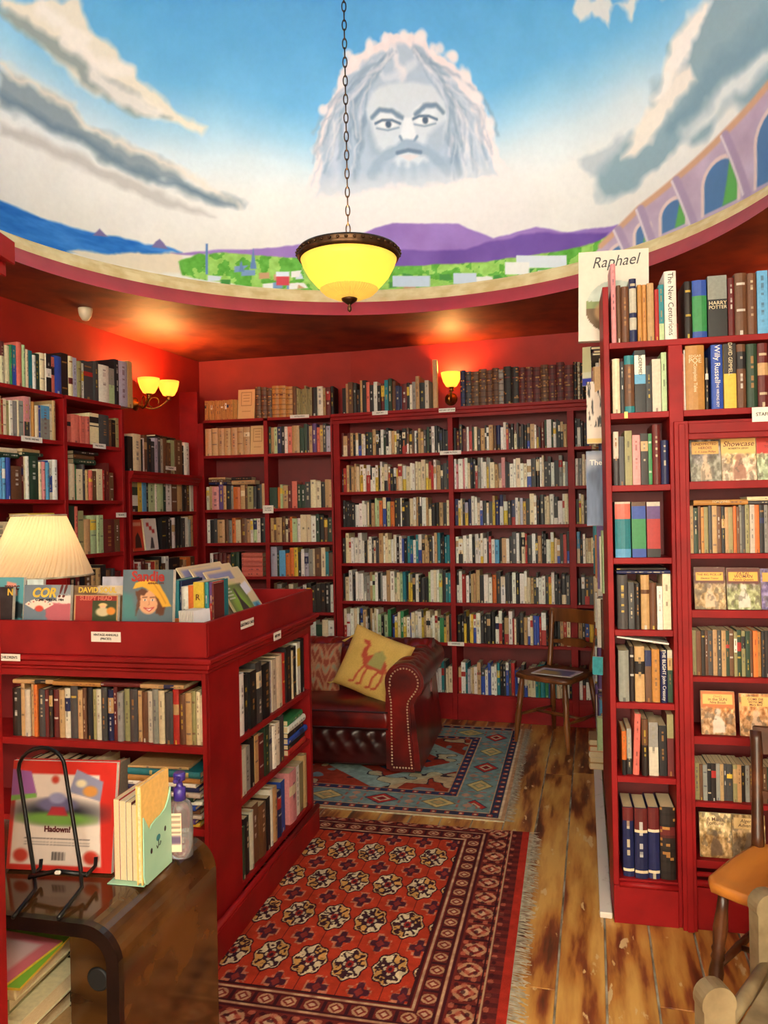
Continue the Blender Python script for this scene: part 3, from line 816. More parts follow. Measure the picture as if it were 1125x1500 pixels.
# ---------------------------------------------------------------- wide back bookcase
UB = Unit(-.324, 5.78, R(-17.5))
BSH = [.185, .549, .838, 1.1215, 1.392, 1.655, 1.923]
bx = lambda p, y=750: UB.px(p, y)[0]
b0, b1, b2, b3, b4, b5 = bx(490), bx(499), bx(658), bx(665), bx(833), bx(843)
b6, b7 = b5 + .55, b5 + .58
eb = case('bookcase', 'wide red bookcase across the back wall below the single lamp', UB, b0, b7, .25, 2.24, [(b0, b1, 2.22), (b2, b3, 2.2), (b4, b5, 2.22), (b6, b7, 2.22)], [(b1, b2), (b3, b4), (b5, b6)], BSH, plinth=.185, cornice=True)
for px, py, ln in ((557, 605, ['HISTORY']), (655, 601, ['HISTORY OF WAR']), (660, 663, ['CRIME FICTION']), (668, 943, ['OVERSIZE'])):
    lx, lz = UB.px(px, py, -.03 if py < 640 else 0); shelf_label(eb, lx, lz, .155 if 'C' in ln[0] else .12, .028, ln, y=-.037 if py < 640 else -.003, size=.014)
STUFF = MB(); rb = random.Random(12)
pal_row = [('wckqmeud', 'kqdnumew'), ('wwckeelr', 'kwaakwcp'), ('wketocik', 'wcwewlkn'), ('cwkbutey', 'wskwwrck'), ('cwiakwtw', 'kwrckqow'), ('wciwbcwg', 'rbykwcwk'), ('wcgbtwkc', 'bgcwtrlw')]
for ci, (a, b) in enumerate(((b1, b2), (b3, b4), (b5, b6))):
    for ri, z in enumerate(BSH[::-1]):
        hgt = (([2.165] + BSH[::-1])[ri] - .022) - z
        pal = pal_row[ri][min(ci, 1)] + 'kwcewkq'
        toks = []; tw = 0
        while tw < (b - a) - .012:
            q = rb.choice((.014, .017, .02, .022, .026, .032)); c = rb.choice(pal)
            if rb.random() < .22: c = c + str(rb.randint(20, 75)) + '/' + rb.choice('wkcryb')
            toks.append((c, q)); tw += q
        books_row(UB, a + .003, b - .003, z, min(hgt, .26), toks, f'back{ci}{ri}', stuff=STUFF, seed=ri * 7 + ci, hr=(.66, .9), d=.012, depth=.14, dj=.03)
books_row(UB, .02, bx(628, 590) - .005, 2.24, .25, 'k3 e2 u4 q3 k3 e2 k3 f3 k3 w3 k3 m3 t3 d3 u3 n3 n2 m4 k2 w2 a3 e3 k4 x3', 'on top of the back bookcase, left of lamp', stuff=STUFF, hr=(.7, .98))
books_row(UB, bx(674, 590), b5 + .1, 2.24, .29, 'n4 q5 u6 u6 u5 u5 a4 z6 z6 m5 m6 m6 u6 m6 m6 m7 k3 x2 k3 k3', 'on top of the back bookcase, right of lamp', style='leather', group='old volumes right of the lamp', hr=(.84, .95))
T = UB.T @ Matrix.Translation((bx(633, 590), .03, 2.2405)) @ Matrix.Rotation(R(12), 4, 'Z')
add_book(T, .035, .36, .2, 'e', 'cloth', 'tall tan folio standing beside the single lit wall lamp', 'books on top of the back bookcase', 77, title=False)

# ---------------------------------------------------------------- back-left bookcase
UA = Unit(-1.433, 6.02, math.atan2(-.20, 1.067))
ASH = [.2, .47, .745, 1.02, 1.282, 1.543, 1.965]
ax_ = lambda p, y=750: UA.px(p, y)[0]
a0, a1, a2, a3, a4, a5 = ax_(292), ax_(300), ax_(388), ax_(394), ax_(486), ax_(489)
ea = case('bookcase', 'red two-column bookcase in the back left corner', UA, a0, a5, .26, 2.243, [(a0, a1, 2.22), (a2, a3, 2.22), (a4, a5, 2.22)], [(a1, a2), (a3, a4)], ASH + [2.243], plinth=.2)
board('filler_panel', a0 - .17, a0, 0, .03, 0, 2.47, ea)
for px, py, ln, hh in ((439, 610, ['ANTIQUARIAN'], .025), (393, 746, ['CLASSICS', 'FICTION'], .06)):
    lx, lz = UA.px(px, py); shelf_label(ea, lx, lz, .15 if hh < .03 else .085, hh, ln, size=.013 if hh > .03 else .012)
gA = 'books in the back left corner bookcase'
books_row(UA, a1 + .005, ax_(346, 600), 2.243, .155, 'j3 ' * 16, 'on top of back left bookcase', style='cloth', hr=(.97, 1.0), stuff=STUFF)
books_row(UA, ax_(373, 600), ax_(428, 600), 2.243, .245, 'u4 u4 u4 j5 j5 j5', 'gilt set on top of back left bookcase', style='leather', hr=(.93, 1.0), group='gilt leather set')
books_row(UA, ax_(428, 600), ax_(488, 600), 2.243, .24, 'u4 h2 h2 h2 h2 h2 h2 h2 h2 z5 w6 e3 m5 k3', 'end of the back left bookcase top', style='cloth', hr=(.85, 1.0), stuff=STUFF)
books_row(UA, a1 + .008, ax_(364.5, 640), 1.965, .215, 'e4 e4 e4 e4 e4 e4 e4', 'cream set on second shelf, back left bookcase', style='cloth', hr=(.97, 1.0), group='cream set')
def face_out(U, px0, px1, py0, z, label, fn, d=.03, th=.02, tilt=R(6), nx=30, nz=40, cat='book', group=None, name='book', edge='c'):
    """a book stood with its front cover outwards"""
    xa, zt = U.px(px0, py0, d); xb, _ = U.px(px1, py0, d); W = xb - xa; H = zt - z
    T = U.T @ Matrix.Translation((xa, d, z + .001 + th * math.sin(tilt))) @ Matrix.Rotation(-tilt, 4, 'X')
    e = empty(name, mw=T); tag(e, label, cat, group)
    mb = MB(); mb.box(0, W, .001, th, 0, H, 0, LP[edge]); mb.box(.003, W - .001, .003, th - .002, -.0004, H + .0004, 1, (1, 1, 1)); mb.build('pages', [M['book'], M['page']], e)
    painted('cover', W, H, nx, nz, fn, M['print'], e); return e, W, H
def cv_of(X, Z, base): 
    c = Canvas(X, Z, base); return c
def cream_cover(X, Z):
    c = cv_of(X, Z, (214, 176, 122)); c.line([(.2, .45), (.8, .45), (.8, .9), (.2, .9)], .012, (150, 112, 70), .008, closed=True)
    for k in (.8, .7, .6): c.line([(.32, k), (.68, k)], .015, (160, 122, 80), .01)
    c.line([(.25, .25), (.75, .25)], .01, (168, 130, 84), .01); return c.col
face_out(UA, 347.5, 372, 571, 2.243, 'cream book facing out on top of back left bookcase', cream_cover)
face_out(UA, 366, 386.5, 624, 1.965, 'cream book facing out at end of the cream set', cream_cover)
books_row(UA, a3 + .003, a4 - .003, 1.965, .235, 'd2 e3 i3 n4 k3 w3 f4 e7 d4 d3 k2 e3 v4 f3 e3 q3 l4', 'second shelf right column, back left bookcase', stuff=STUFF, hr=(.8, .95))
books_row(UA, a1 + .01, a2 - .004, 1.543, .2, 'x2 e2 p5 v3 e2 k3 a2 o5 e3 u2 h4 q2 k4 e2', 'third shelf left column, back left bookcase', stuff=STUFF, hr=(.86, .98))
flat_stack(UA, a1 + .03, .02, 1.545 + .2, [(.15, .12, .018, 'n', .0), (.14, .12, .02, 'u', .05), (.14, .12, .016, 'e', -.03)], 'third shelf, back left bookcase, left pile', gA)
flat_stack(UA, a1 + .22, .02, 1.545 + .2, [(.19, .12, .032, 'e', .0), (.16, .12, .026, 'k', .05)], 'third shelf, back left bookcase, right pile', gA)
books_row(UA, a3 + .003, a4 - .003, 1.543, .255, 'd6 o2 i2 e4 m3 f4 d3 d3 q4 c4 c4 k3 e3 e2', 'third shelf right column, back left bookcase', stuff=STUFF, hr=(.62, .85))
books_row(UA, a1 + .006, a2 - .004, 1.282, .2, 'w3 k3 q3 e6 u3 a3 o3 c4 u5 e3 w2 i3 w3 k4', 'fourth shelf left column, back left bookcase', stuff=STUFF, hr=(.86, .98))
books_row(UA, a3 + .003, a4 - .003, 1.282, .22, 'e3 u2 e5 u3 c2 m2 o2 i4 w3 c5 c4 w4 d3 k4 u3 d4', 'fourth shelf right column, back left bookcase', stuff=STUFF, hr=(.8, .98))
books_row(UA, a1 + .03, a1 + .27, 1.02, .2, 'w2 m3 m3 m3 m3 d3 d3', 'fifth shelf left column, back left bookcase', stuff=STUFF, hr=(.85, .98))
flat_stack(UA, a1 + .29, .02, 1.02, [(.17, .13, .036, 'f', .0)] * 5, 'uniform salmon pile, fifth shelf, back left bookcase', gA)
books_row(UA, a3 + .003, a4 - .003, 1.02, .235, 'l6 d2 s6 o4 o4 y4 k3 w3 l4 a4 c2 u6 c4 t3 u4', 'fifth shelf right column, back left bookcase', stuff=STUFF, hr=(.75, .98))
books_row(UA, a3 + .02, a4 - .003, .745, .235, 'u3 a4 e3 u3 c4 o3 a3 b2 w3 z4 z4 z4 z4 z4 w3', 'sixth shelf right column, back left bookcase', stuff=STUFF, hr=(.75, .98))
books_row(UA, a3 + .1, a4 - .003, .47, .235, 'w3 c3 k3 e4 w3 d3 c3 w3', 'seventh shelf right column, back left bookcase', stuff=STUFF, hr=(.75, .98))

# ---------------------------------------------------------------- low bookcase under the double lamp
UL2 = Unit(-1.65, 5.0, math.atan2(.9, .23))
SH2 = [.2, .467, .733, 1.0, 1.267, 1.533]
L2w = .925
el2 = case('bookcase', 'low red bookcase under the double wall lamp', UL2, 0, L2w, .25, 1.80, [(0, .03, 1.79), (L2w - .03, L2w, 1.79)], [(.03, L2w - .03)], SH2, plinth=.2, cornice=True)
lx, lz = UL2.px(249, 686, -.03); shelf_label(el2, lx, lz, .14, .026, ['TRANSPORT'], y=-.037, size=.013)
g2 = 'books in the low bookcase'
books_row(UL2, .02, L2w - .1, 1.80, .3, 'k5 c8 k1 w2 u3 k3 q4 l3 q3 x3 u4 u4 i5 u8 k2 w6', 'on top of low bookcase', group=g2, hr=(.72, .86))
flat_stack(UL2, .36, .02, 2.062, [(.3, .2, .012, 'z', R(3))], 'across the books on the low bookcase', g2)
books_row(UL2, .04, L2w - .04, 1.533, .25, 'h20/d45/w80/k6 y3 s3 k2 i5 w2 i5 d2 w5 u5 e5 z3 u4 x3', 'upper shelf, low bookcase', group=g2, hr=(.8, .95))
def red_cover(X, Z):
    c = cv_of(X, Z, (206, 62, 36)); c.poly([(.2, .1), (.8, .1), (.75, .4), (.55, .6), (.3, .45)], (60, 20, 18), .02); c.poly([(.1, .8), (.9, .8), (.9, .92), (.1, .92)], (222, 150, 120), .01); return c.col
def white_cover(X, Z):
    c = cv_of(X, Z, (226, 216, 206))
    for x, y in ((.3, .8), (.5, .68), (.7, .58)): c.poly([(x - .1, y - .05), (x + .1, y - .05), (x + .1, y + .07), (x - .1, y + .07)], (190, 40, 40), .01)
    c.poly([(.35, .05), (.5, .4), (.62, .38), (.68, .05)], (60, 56, 58), .02); return c.col
face_out(UL2, 195, 211, 762, 1.267, 'red covered book facing out, low bookcase', red_cover, d=.03)
face_out(UL2, 213.5, 232, 760, 1.267, 'white covered book with red blocks, facing out, low bookcase', white_cover, d=.02)
books_row(UL2, .42, L2w - .04, 1.267, .24, 'k5 k4 k3 w4 k4 k3 q4 w4 a3 e4', 'middle shelf, low bookcase', group=g2, hr=(.82, .98))
books_row(UL2, .04, L2w - .04, 1.0, .22, 'w2 r2 w3 m3 u3 w2 r3 e3 k2 u3 w3 k10 u3 e3 o4 u4', 'lower shelf, low bookcase', stuff=STUFF, hr=(.75, .98))

# ---------------------------------------------------------------- tall bookcase at far left
UL1 = Unit(-2.318, 3.055, math.atan2(.945, .33))
SH1 = [.2, .58, .955, 1.28, 1.605, 1.943, 2.214]
lx1 = lambda p, y=700: UL1.px(p, y)[0]
d0, d1, d2 = lx1(95), lx1(100), 2.0
el1 = case('bookcase', 'tall red bookcase at far left of the double lamp', UL1, .0, d2, .245, 2.214, [(.0, .03, 2.19), (.55, .58, 2.19), (d0, d1, 2.19), (d2 - .025, d2, 2.19)], [(.03, .55), (.58, d0), (d1, d2 - .025)], SH1, plinth=.2, back_top=2.19)
for px, py, w_, ln in ((46, 642, .15, 'TRAVEL WRITING'), (145, 652, .115, 'PHILOSOPHY'), (177, 753, .1, 'RELIGION')):
    lx, lz = UL1.px(px, py); shelf_label(el1, lx, lz - .006, w_, .03, [ln], size=.0125)
cr1 = (0, 480, 5.625); g1 = 'books in the far left bookcase'
books_px(UL1, cr1, [(0, 40, 110, 'm35/c'), (40, 95, 140, 'c'), (95, 112, 140, 'g'), (112, 148, 140, 't50/b'), (148, 188, 117, 'f'), (188, 212, 142, 'i'), (212, 237, 178, 'c'), (237, 268, 187, 't'), (268, 300, 225, 'w'), (300, 338, 210, 'd'), (338, 386, 205, 'c'), (386, 430, 212, 'k40/w60/k'), (430, 455, 240, 'f'), (455, 518, 228, 'b'), (518, 575, 205, 'z'),
    (575, 612, 232, 'c55/m70/c'), (612, 640, 245, 'l'), (640, 672, 275, 'h'), (672, 697, 290, 'w'), (697, 775, 270, 'q'), (775, 818, 275, 'q'), (818, 905, 300, 'w'), (905, 952, 330, 'a45/i'), (952, 985, 258, 'k'), (985, 1060, 268, 'l'), (1060, 1100, 270, 'e')], 2.214, 'top of far left bookcase', group=g1)
books_px(UL1, cr1, [(0, 14, 560, 'e'), (14, 33, 590, 'r'), (33, 62, 585, 'c'), (62, 85, 600, 'h'), (85, 108, 597, 'w'), (108, 150, 600, 'a'), (150, 165, 595, 'c'), (165, 203, 600, 'a'), (203, 248, 565, 'p60/q'), (248, 268, 570, 'x'), (268, 290, 610, 'j'), (290, 322, 640, 'c'), (322, 340, 640, 'b'), (340, 412, 640, 's40/a'), (412, 435, 630, 'c'), (435, 463, 600, 'e')], 1.943, 'second shelf left column, far left bookcase', group=g1, hmax=.245, xmax=d0 - .003)
books_px(UL1, cr1, [(560, 595, 710, 'f'), (597, 667, 712, 'f'), (669, 708, 728, 'f'), (710, 748, 730, 'f'), (752, 828, 700, 'c12/k30/c38/k42/c'), (830, 908, 715, 'q'), (908, 930, 760, 'u'), (930, 960, 760, 'z'), (960, 995, 745, 'h')], 1.943, 'second shelf right column, far left bookcase', group=g1, hmax=.245, xmax=d2 - .03)
books_px(UL1, cr1, [(0, 25, 1075, 's'), (25, 55, 1070, 's'), (55, 90, 1070, 'b'), (92, 180, 1140, 'u'), (180, 200, 1062, 'm'), (200, 218, 1062, 'c'), (220, 245, 1060, 'w'), (245, 328, 1055, 'd'), (330, 355, 1105, 'c'), (355, 380, 1105, 'p'), (380, 410, 1110, 's'), (410, 443, 1095, 'w40/b80/w'), (445, 487, 1087, 'w')], 1.605, 'third shelf left column, far left bookcase', group=g1, hmax=.25, xmax=d0 - .003)
flat_stack(UL1, lx1(2), .02, 1.605 + .205, [(.14, .12, .026, 'd', .0), (.13, .12, .024, 'c', .04)], 'third shelf, far left bookcase, left pile', g1)
flat_stack(UL1, lx1(2) + .165, .02, 1.605 + .205, [(.16, .12, .018, 'd', R(4)), (.15, .12, .018, 'e', R(9))], 'third shelf, far left bookcase, tilted pile', g1)
books_px(UL1, cr1, [(570, 620, 1120, 'c'), (620, 640, 1130, 'g'), (640, 690, 1165, 'c'), (690, 715, 1125, 'q'), (715, 740, 1175, 'e'), (740, 772, 1175, 'f'), (772, 805, 1180, 'u'), (805, 850, 1165, 'c'), (850, 870, 1175, 'r'), (880, 910, 1115, 'm'), (910, 940, 1195, 'u')], 1.605, 'third shelf right column, far left bookcase', group=g1, hmax=.25, xmax=d2 - .03)
flat_stack(UL1, d1 + .08, .03, 1.605 + .2, [(.2, .13, .03, 'd', .05), (.2, .13, .026, 'u', .1), (.22, .13, .022, 'z', .02)], 'third shelf, far left bookcase, dark pile', g1)
cr5 = (0, 700, 3.629)
books_px(UL1, cr5, [(368, 400, 145, 'd'), (402, 424, 152, 'f'), (424, 455, 175, 'h'), (455, 482, 220, 'e'), (482, 518, 200, 'i'), (518, 535, 200, 'i'), (535, 553, 198, 'i'), (556, 618, 220, 'm'), (618, 655, 220, 'u')], 1.28, 'fourth shelf right column, far left bookcase', group=g1, hmax=.29, xmax=d2 - .03)
books_row(UL1, d1 + .01, d2 - .04, .955, .27, 'z4 m3 k3 u4 z3 e3 k4 u3 q3 m4', 'fifth shelf right column, far left bookcase', stuff=STUFF)
books_row(UL1, .75, d0 - .02, 1.28, .25, 'k4 r4 w3 c5 e4 k3 u5 m4 w3', 'fourth shelf left column, far left bookcase', group=g1)
flat_stack(UL1, lx1(45), .02, 1.28 + .235, [(.19, .14, .02, 'y', .0)], 'over fourth shelf books, far left bookcase', g1)
# ---------------------------------------------------------------- right-hand bookcase
UR = Unit(.8066, 2.788, R(-12.5))
rx = lambda p, y=750: UR.px(p, y)[0]
r0, r1, r2, r3 = .0, rx(897), rx(986, 900), rx(1012, 900)
RW = .66
er = empty('bookcase', mw=UR.T.copy()); tag(er, 'red right-hand bookcase with narrow column and framed staff shelves', 'bookcase')
RSH = [.158, .529, .795, 1.058, 1.318, 1.58, 1.841]
RD_ = .215
board('upright', r0, r1, 0, RD_, .0, 2.30, er); board('upright', r2, r3 - .012, 0, RD_, 0, 2.074, er); board('upright', RW - .025, RW, 0, RD_, 0, 2.3, er)
for z in RSH: board('shelf', r1, r2, .002, RD_ - .012, z - .022, z, er)
board('shelf', r1, RW - .025, .002, RD_ - .012, 2.074, 2.096, er); board('shelf', r3 - .012, RW - .025, .002, RD_ - .012, 1.819, 1.841, er)
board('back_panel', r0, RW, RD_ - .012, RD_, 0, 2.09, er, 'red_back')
board('plinth', r0, r2, -.006, .02, 0, .136, er); board('plinth', r3, RW, -.002, .02, 0, .15, er)
def mould_x(name, x0, x1, z, r_, e, y=-.006):
    mb = MB(); mb.tube([(x0, y, z), ((x0 + x1) / 2, y, z), (x1, y, z)], r_, 10); mb.build(name, M['red_paint'], e, colour=False)
mould_x('moulding', r1, r2, .142, .011, er); mould_x('moulding', r3, RW, .168, .012, er); mould_x('moulding', r3, RW, .2, .009, er)
board('frame_stile', r2 + .012, r3, -.02, .0, 0, 1.80, er); board('frame_stile', r2 + .026, r3 - .012, -.028, -.02, 0, 1.79, er)
board('frame_rail', r3, RW, -.02, .02, 1.735, 1.80, er); board('frame_rail', r3, RW, -.028, -.02, 1.755, 1.79, er)
SSH = [.244, .451, .682, .895, 1.129, 1.331, 1.583]
for z in SSH: board('shelf', r3, RW - .025, .004, RD_ - .012, z - .018, z, er)
for z in (.244, .682, 1.129, 1.583): board('shelf_lip', r3, RW - .025, -.004, .004, z - .024, z + .004, er)
lx, lz = UR.px(1117, 607, -.03); shelf_label(er, lx, lz, .068, .05, ['STAFF'], y=-.031, size=.0165)
cu = UR.px(917, 608, 0)
mb = MB(); mb.box(-.006, .006, -.002, -.001, -.012, .012); o = mb.build('price_sticker', ink('yellow_sticker', (232, 206, 110)), er, colour=False); o.location = (cu[0], 0, cu[1])
c1 = (820, 340, 3.689); c2 = (820, 600, 3.689); c3 = (820, 880, 3.689); c4 = (800, 1140, 3.4615)
gr = 'books in the narrow right column'; gt = 'books along the top of the right bookcase'
Tx = lambda *a: {'text': list(a)}
books_px(UR, c1, [(277, 304, 172, 'p', 'cloth'), (306, 329, 290, 'u'), (331, 373, 295, 'u', 'cloth'), (375, 414, 255, 'n15/x55/n60/x80/n'), (420, 444, 285, 'j'), (446, 469, 282, 'j'), (471, 509, 278, 'e'), (512, 535, 310, 'r'), (536, 564, 282, 't70/i'),
    (566, 632, 213, 'w', 'jacket', Tx(('The New Centurions', .52, .026, 'k', True, 1.0))), (672, 713, 270, 'z'), (716, 797, 262, 'b28/g88/b', 'jacket', {'title': False}), (799, 906, 240, 'a38/k', 'jacket', Tx(('HARRY', .545, .0185, 'c', False, 1.0), ('POTTER', .475, .0165, 'c', False, 1.0))),
    (908, 944, 250, 'm', 'cloth'), (946, 1012, 225, 'u', 'cloth'), (1014, 1068, 222, 'u', 'cloth'), (1070, 1130, 207, 's', 'jacket'), (1132, 1180, 230, 'm'), (1182, 1230, 240, 'c')], 2.096, 'top of right bookcase', group=gt, depth=.14)
books_px(UR, c1, [(285, 326, 685, 'c'), (328, 348, 700, 'k'), (349, 403, 670, 't16/u90/t'), (405, 466, 640, 'k8/w38/s55/k', 'jacket', Tx(('McDERMID', .78, .017, 'k', True, 1.0))), (467, 500, 720, 'k'), (501, 549, 685, 'x'), (550, 579, 650, 'i')], 1.841, 'second shelf, narrow right column', group=gr, hmax=.229, xmax=r2 - .002)
books_px(UR, c1, [(614, 639, 662, 'f'), (641, 666, 638, 'w'), (679, 783, 600, 'j', 'cloth', Tx(('EDGAR', .83, .013, 'c', False, 1.0), ('POE', .76, .024, 'c', False, 1.0), ('Complete Tales', .5, .016, 'c', True, 1.0))), (785, 802, 680, 'z'), (820, 885, 597, 'b', 'jacket', Tx(('Willy Russell', .7, .026, 'w', True, 1.0), ('THE WRONG BOY', .22, .013, 'w', True, .8))),
    (887, 955, 595, 'z45/y', 'jacket', Tx(('DAVID GEMMELL', .76, .018, 'c', True, .85))), (957, 1008, 607, 'u', 'cloth'), (1010, 1068, 607, 'd', 'cloth'), (1070, 1128, 602, 'm', 'cloth'), (1130, 1190, 615, 'k')], 1.841, 'second shelf above the staff shelves', group='books above the staff shelves', hmax=.229, xmax=RW - .027, xmin=r3 - .0115)
books_px(UR, c2, [(290, 320, 120, 'x50/q'), (322, 350, 145, 'q'), (352, 392, 115, 'h'), (394, 437, 138, 'p'), (438, 478, 130, 'z'), (479, 499, 130, 'g'), (501, 545, 83, 'm', 'cloth'), (546, 588, 167, 'n', 'cloth')], 1.58, 'third shelf, narrow right column', group=gr, hmax=.235, xmax=r2 - .002)
books_px(UR, c2, [(298, 384, 500, 'x5/f32/t84/s', 'jacket', {'title': False}), (389, 467, 500, 'u6/b30/g84/b', 'jacket', {'title': False}), (471, 545, 500, 'x6/v30/r84/k', 'jacket', {'title': False})], 1.318, 'fourth shelf, narrow right column', group=gr)
books_px(UR, c2, [(312, 370, 895, 'q'), (372, 404, 935, 'q'), (405, 437, 940, 'z'), (439, 486, 895, 'e25/u35/e', 'cloth'), (487, 524, 937, 'u', 'cloth'), (526, 556, 955, 'w'), (558, 603, 890, 'c')], 1.058, 'fifth shelf, narrow right column', group=gr, hmax=.21, xmax=r2 - .002)
fz = UR.px(850, 850, .02)
flat_stack(UR, r1 + .012, .02, 1.058 + .199, [(.185, .14, .012, 'n', .0), (.17, .14, .009, 'z', .02)], 'over the fifth shelf books, narrow right column', gr)
books_px(UR, c3, [(318, 376, 270, 'a', 'cloth'), (378, 406, 250, 'z'), (407, 461, 250, 'e', 'cloth'), (462, 497, 270, 'n30/u'), (499, 543, 265, 'j', 'cloth'), (545, 582, 275, 'n', 'jacket', Tx(('THE BLIGHT John Creasey', .54, .0165, 'w', True, 1.0))), (584, 612, 270, 'x15/e40/d')], .795, 'sixth shelf, narrow right column', group=gr, hmax=.205, xmax=r2 - .002)
T = UR.T @ Matrix.Translation((r1 + .008, .014, .795 + .2315)) @ Matrix.Rotation(R(7.5), 4, 'Y') @ Matrix.Translation((0, 0, .007)) @ Matrix.Rotation(R(90), 4, 'Y')
add_book(T, .006, .18, .13, 'w', 'paper', 'thin white booklet sloping across the sixth shelf of the narrow right column', gr, 31)
books_px(UR, c3, [(335, 361, 705, 'o65/k'), (363, 389, 695, 'a65/k'), (394, 428, 615, 'f', 'jacket', {'lean': R(2.5)}), (434, 479, 640, 'u45/z'), (482, 534, 660, 'a45/x'), (538, 580, 680, 'k'), (583, 624, 620, 'h40/m')], .529, 'seventh shelf, narrow right column', group=gr, hmax=.235, xmax=r2 - .002)
books_px(UR, c4, [(389, 446, 150, 'm30/c33/n90/c93/n', 'cloth'), (448, 515, 150, 'm30/c33/n90/c93/n', 'cloth'), (517, 576, 150, 'm30/c33/n90/c93/n', 'cloth'), (579, 660, 150, 'z28/m42/z', 'leather')], .158, 'bottom shelf, narrow right column', group=gr, title=True, xmax=r2 - .002)
# staff shelves: green-and-orange spined paperbacks in rows and covers facing out
gs = 'spine-out paperbacks on the staff shelves'
def spines(z, top_px, n, pal, row, seed):
    zt = UR.px(1060, top_px, .03)[1]; rnd = random.Random(seed)
    books_row(UR, r3 + .006, RW - .03, z, zt - z, [(rnd.choice(pal), rnd.choice((2, 2.4, 2.8, 3.2))) for _ in range(n)], row, style='paper', hr=(.95, 1.0), group=gs, depth=.11, d=.02)
spines(1.331, 740, 26, 'uhaeqdkxujuoqh', 'upper spine row, staff shelves', 3)
spines(.895, 922, 25, 'qukhdujzeo', 'middle spine row, staff shelves', 4)
spines(.451, 1118, 24, 'kzuqhdeau', 'lower spine row, staff shelves', 5)
flat_stack(UR, rx(1017, 735), .02, 1.333 + .172, [(.18, .11, .018, 'j', .0)], 'above upper spine row, staff shelves, left', gs)
text('spine_lettering', 'TOM JONES', .011, ink('ink_c', PAL['c']), None, UR.T @ Matrix.Translation((rx(1017, 735) + .09, .0125, 1.333 + .181)) @ UP).name = 'title_lettering'
flat_stack(UR, rx(1096, 735), .02, 1.333 + .172, [(.14, .11, .012, 'q', .0), (.14, .11, .014, 'c', .0)], 'above upper spine row, staff shelves, right', gs)
lo_ = bpy.data.objects['title_lettering']
for o in C.objects:
    if o.get('label', '').startswith('ochre book, lying flat, above upper spine row'):
        lo_.parent = o; lo_.matrix_parent_inverse = o.matrix_world.inverted()
def picture_cover(seed, sky, land, panel, panel_c=(226, 180, 96), fig=(210, 180, 150), top=None):
    def fn(X, Z):
        c = cv_of(X, Z, sky); n = vnoise(X, Z, 5, seed, 4)
        c.blend(np.clip((.62 - Z + (n - .5) * .5) * 6, 0, 1), land); c.col += ((vnoise(X, Z, 11, seed + 3, 4) - .5) * 190)[..., None]
        c.poly([(.36, .05), (.34, .3), (.44, .46), (.56, .46), (.68, .3), (.7, .05)], fig, .02, .06, 6, .85); c.ell((.5, .53), .09, .085, fig, .03, .8)
        c.blend(np.clip((vnoise(X, Z, 7, seed + 9) - .58) * 12, 0, .5), (86, 76, 64))
        if top is not None: c.poly([(0, .62), (1, .62), (1, 1), (0, 1)], top, .02, .03)
        if panel: c.poly([(.06, panel[0]), (.94, panel[0]), (.94, panel[1]), (.06, panel[1])], panel_c, .008)
        return c.col
    return fn
def display(px0, px1, py0, z, label, fn, lines, seed=0, d=.03, tilt=R(7)):
    e, W, H = face_out(UR, px0, px1, py0, z, label, fn, d=d, th=.012, tilt=tilt, nx=64, nz=84, cat='paperback', group='face-out paperbacks on the staff shelves', name='paperback')
    for body, zc, size, c, sh in lines:
        text('cover_lettering', body, size, ink('ink_' + c, PAL[c]), e, Matrix.Translation((W / 2, -.0007, H * zc)) @ UP, shear=sh, off=.0001)
    return e
g_ = (112, 108, 104)
display(1011, 1056, 641, 1.583, 'grey battle-scene paperback with tan title panel, top staff shelf', picture_cover(3, (120, 112, 110), (124, 120, 104), (.62, .9), (216, 164, 86)), [('UNEXPECTED', .84, .0125, 'm', 0), ('HEROES', .755, .0125, 'm', 0), ('C. E. Lucas Phillips', .67, .0095, 'm', .2)])
display(1057, 1108, 640, 1.583, 'cream paperback with script title and seated figure, top staff shelf', picture_cover(8, (222, 190, 140), (206, 178, 150), None, fig=(150, 100, 80), top=(226, 184, 110)), [('Showcase', .83, .026, 'm', .3), ('ROBERTA LEIGH', .73, .009, 'k', 0)])
display(1109, 1156, 640, 1.583, 'red-topped paperback with pale green picture, top staff shelf', picture_cover(12, (190, 190, 150), (170, 184, 150), None, top=(190, 54, 46)), [('TELL IT', .86, .012, 'm', 0), ('TO THEM', .77, .012, 'm', 0)])
display(1017, 1063, 832, 1.129, 'brown cavalry paperback with yellow title panel, staff shelves', picture_cover(15, (140, 116, 84), (166, 134, 86), (.68, .88), (232, 176, 70), top=(90, 44, 36)), [('THE BIG PICK-UP', .82, .011, 'm', 0), ('Elleston Trevor', .735, .0095, 'k', .2)])
display(1065, 1114, 833, 1.129, 'green and brown paperback with kneeling figure in white, staff shelves', picture_cover(21, (120, 110, 96), (150, 152, 104), (.68, .9), (232, 176, 70), (214, 206, 196), top=(98, 46, 38)), [('FATAL', .855, .015, 'm', .2), ('WOMAN', .79, .015, 'm', .2), ('Patrick Quentin', .715, .0105, 'm', .2)])
display(1115, 1162, 834, 1.129, 'violet paperback with tan title panel, staff shelves', picture_cover(25, (110, 96, 140), (120, 104, 150), (.68, .9), (222, 160, 70)), [('SUMMER', .84, .013, 'm', 0), ('OF LOVE', .76, .013, 'm', 0)])
display(1027, 1077, 1014, .682, 'tan paperback of crawling figure in white, staff shelves', picture_cover(31, (214, 142, 74), (176, 130, 86), (.7, .93), (234, 186, 104), (216, 204, 190), top=(196, 110, 54)), [("Devil's", .88, .011, 'j', .3), ('in the SUN', .81, .014, 'm', 0), ('Nina Booth', .74, .0115, 'm', .2)])
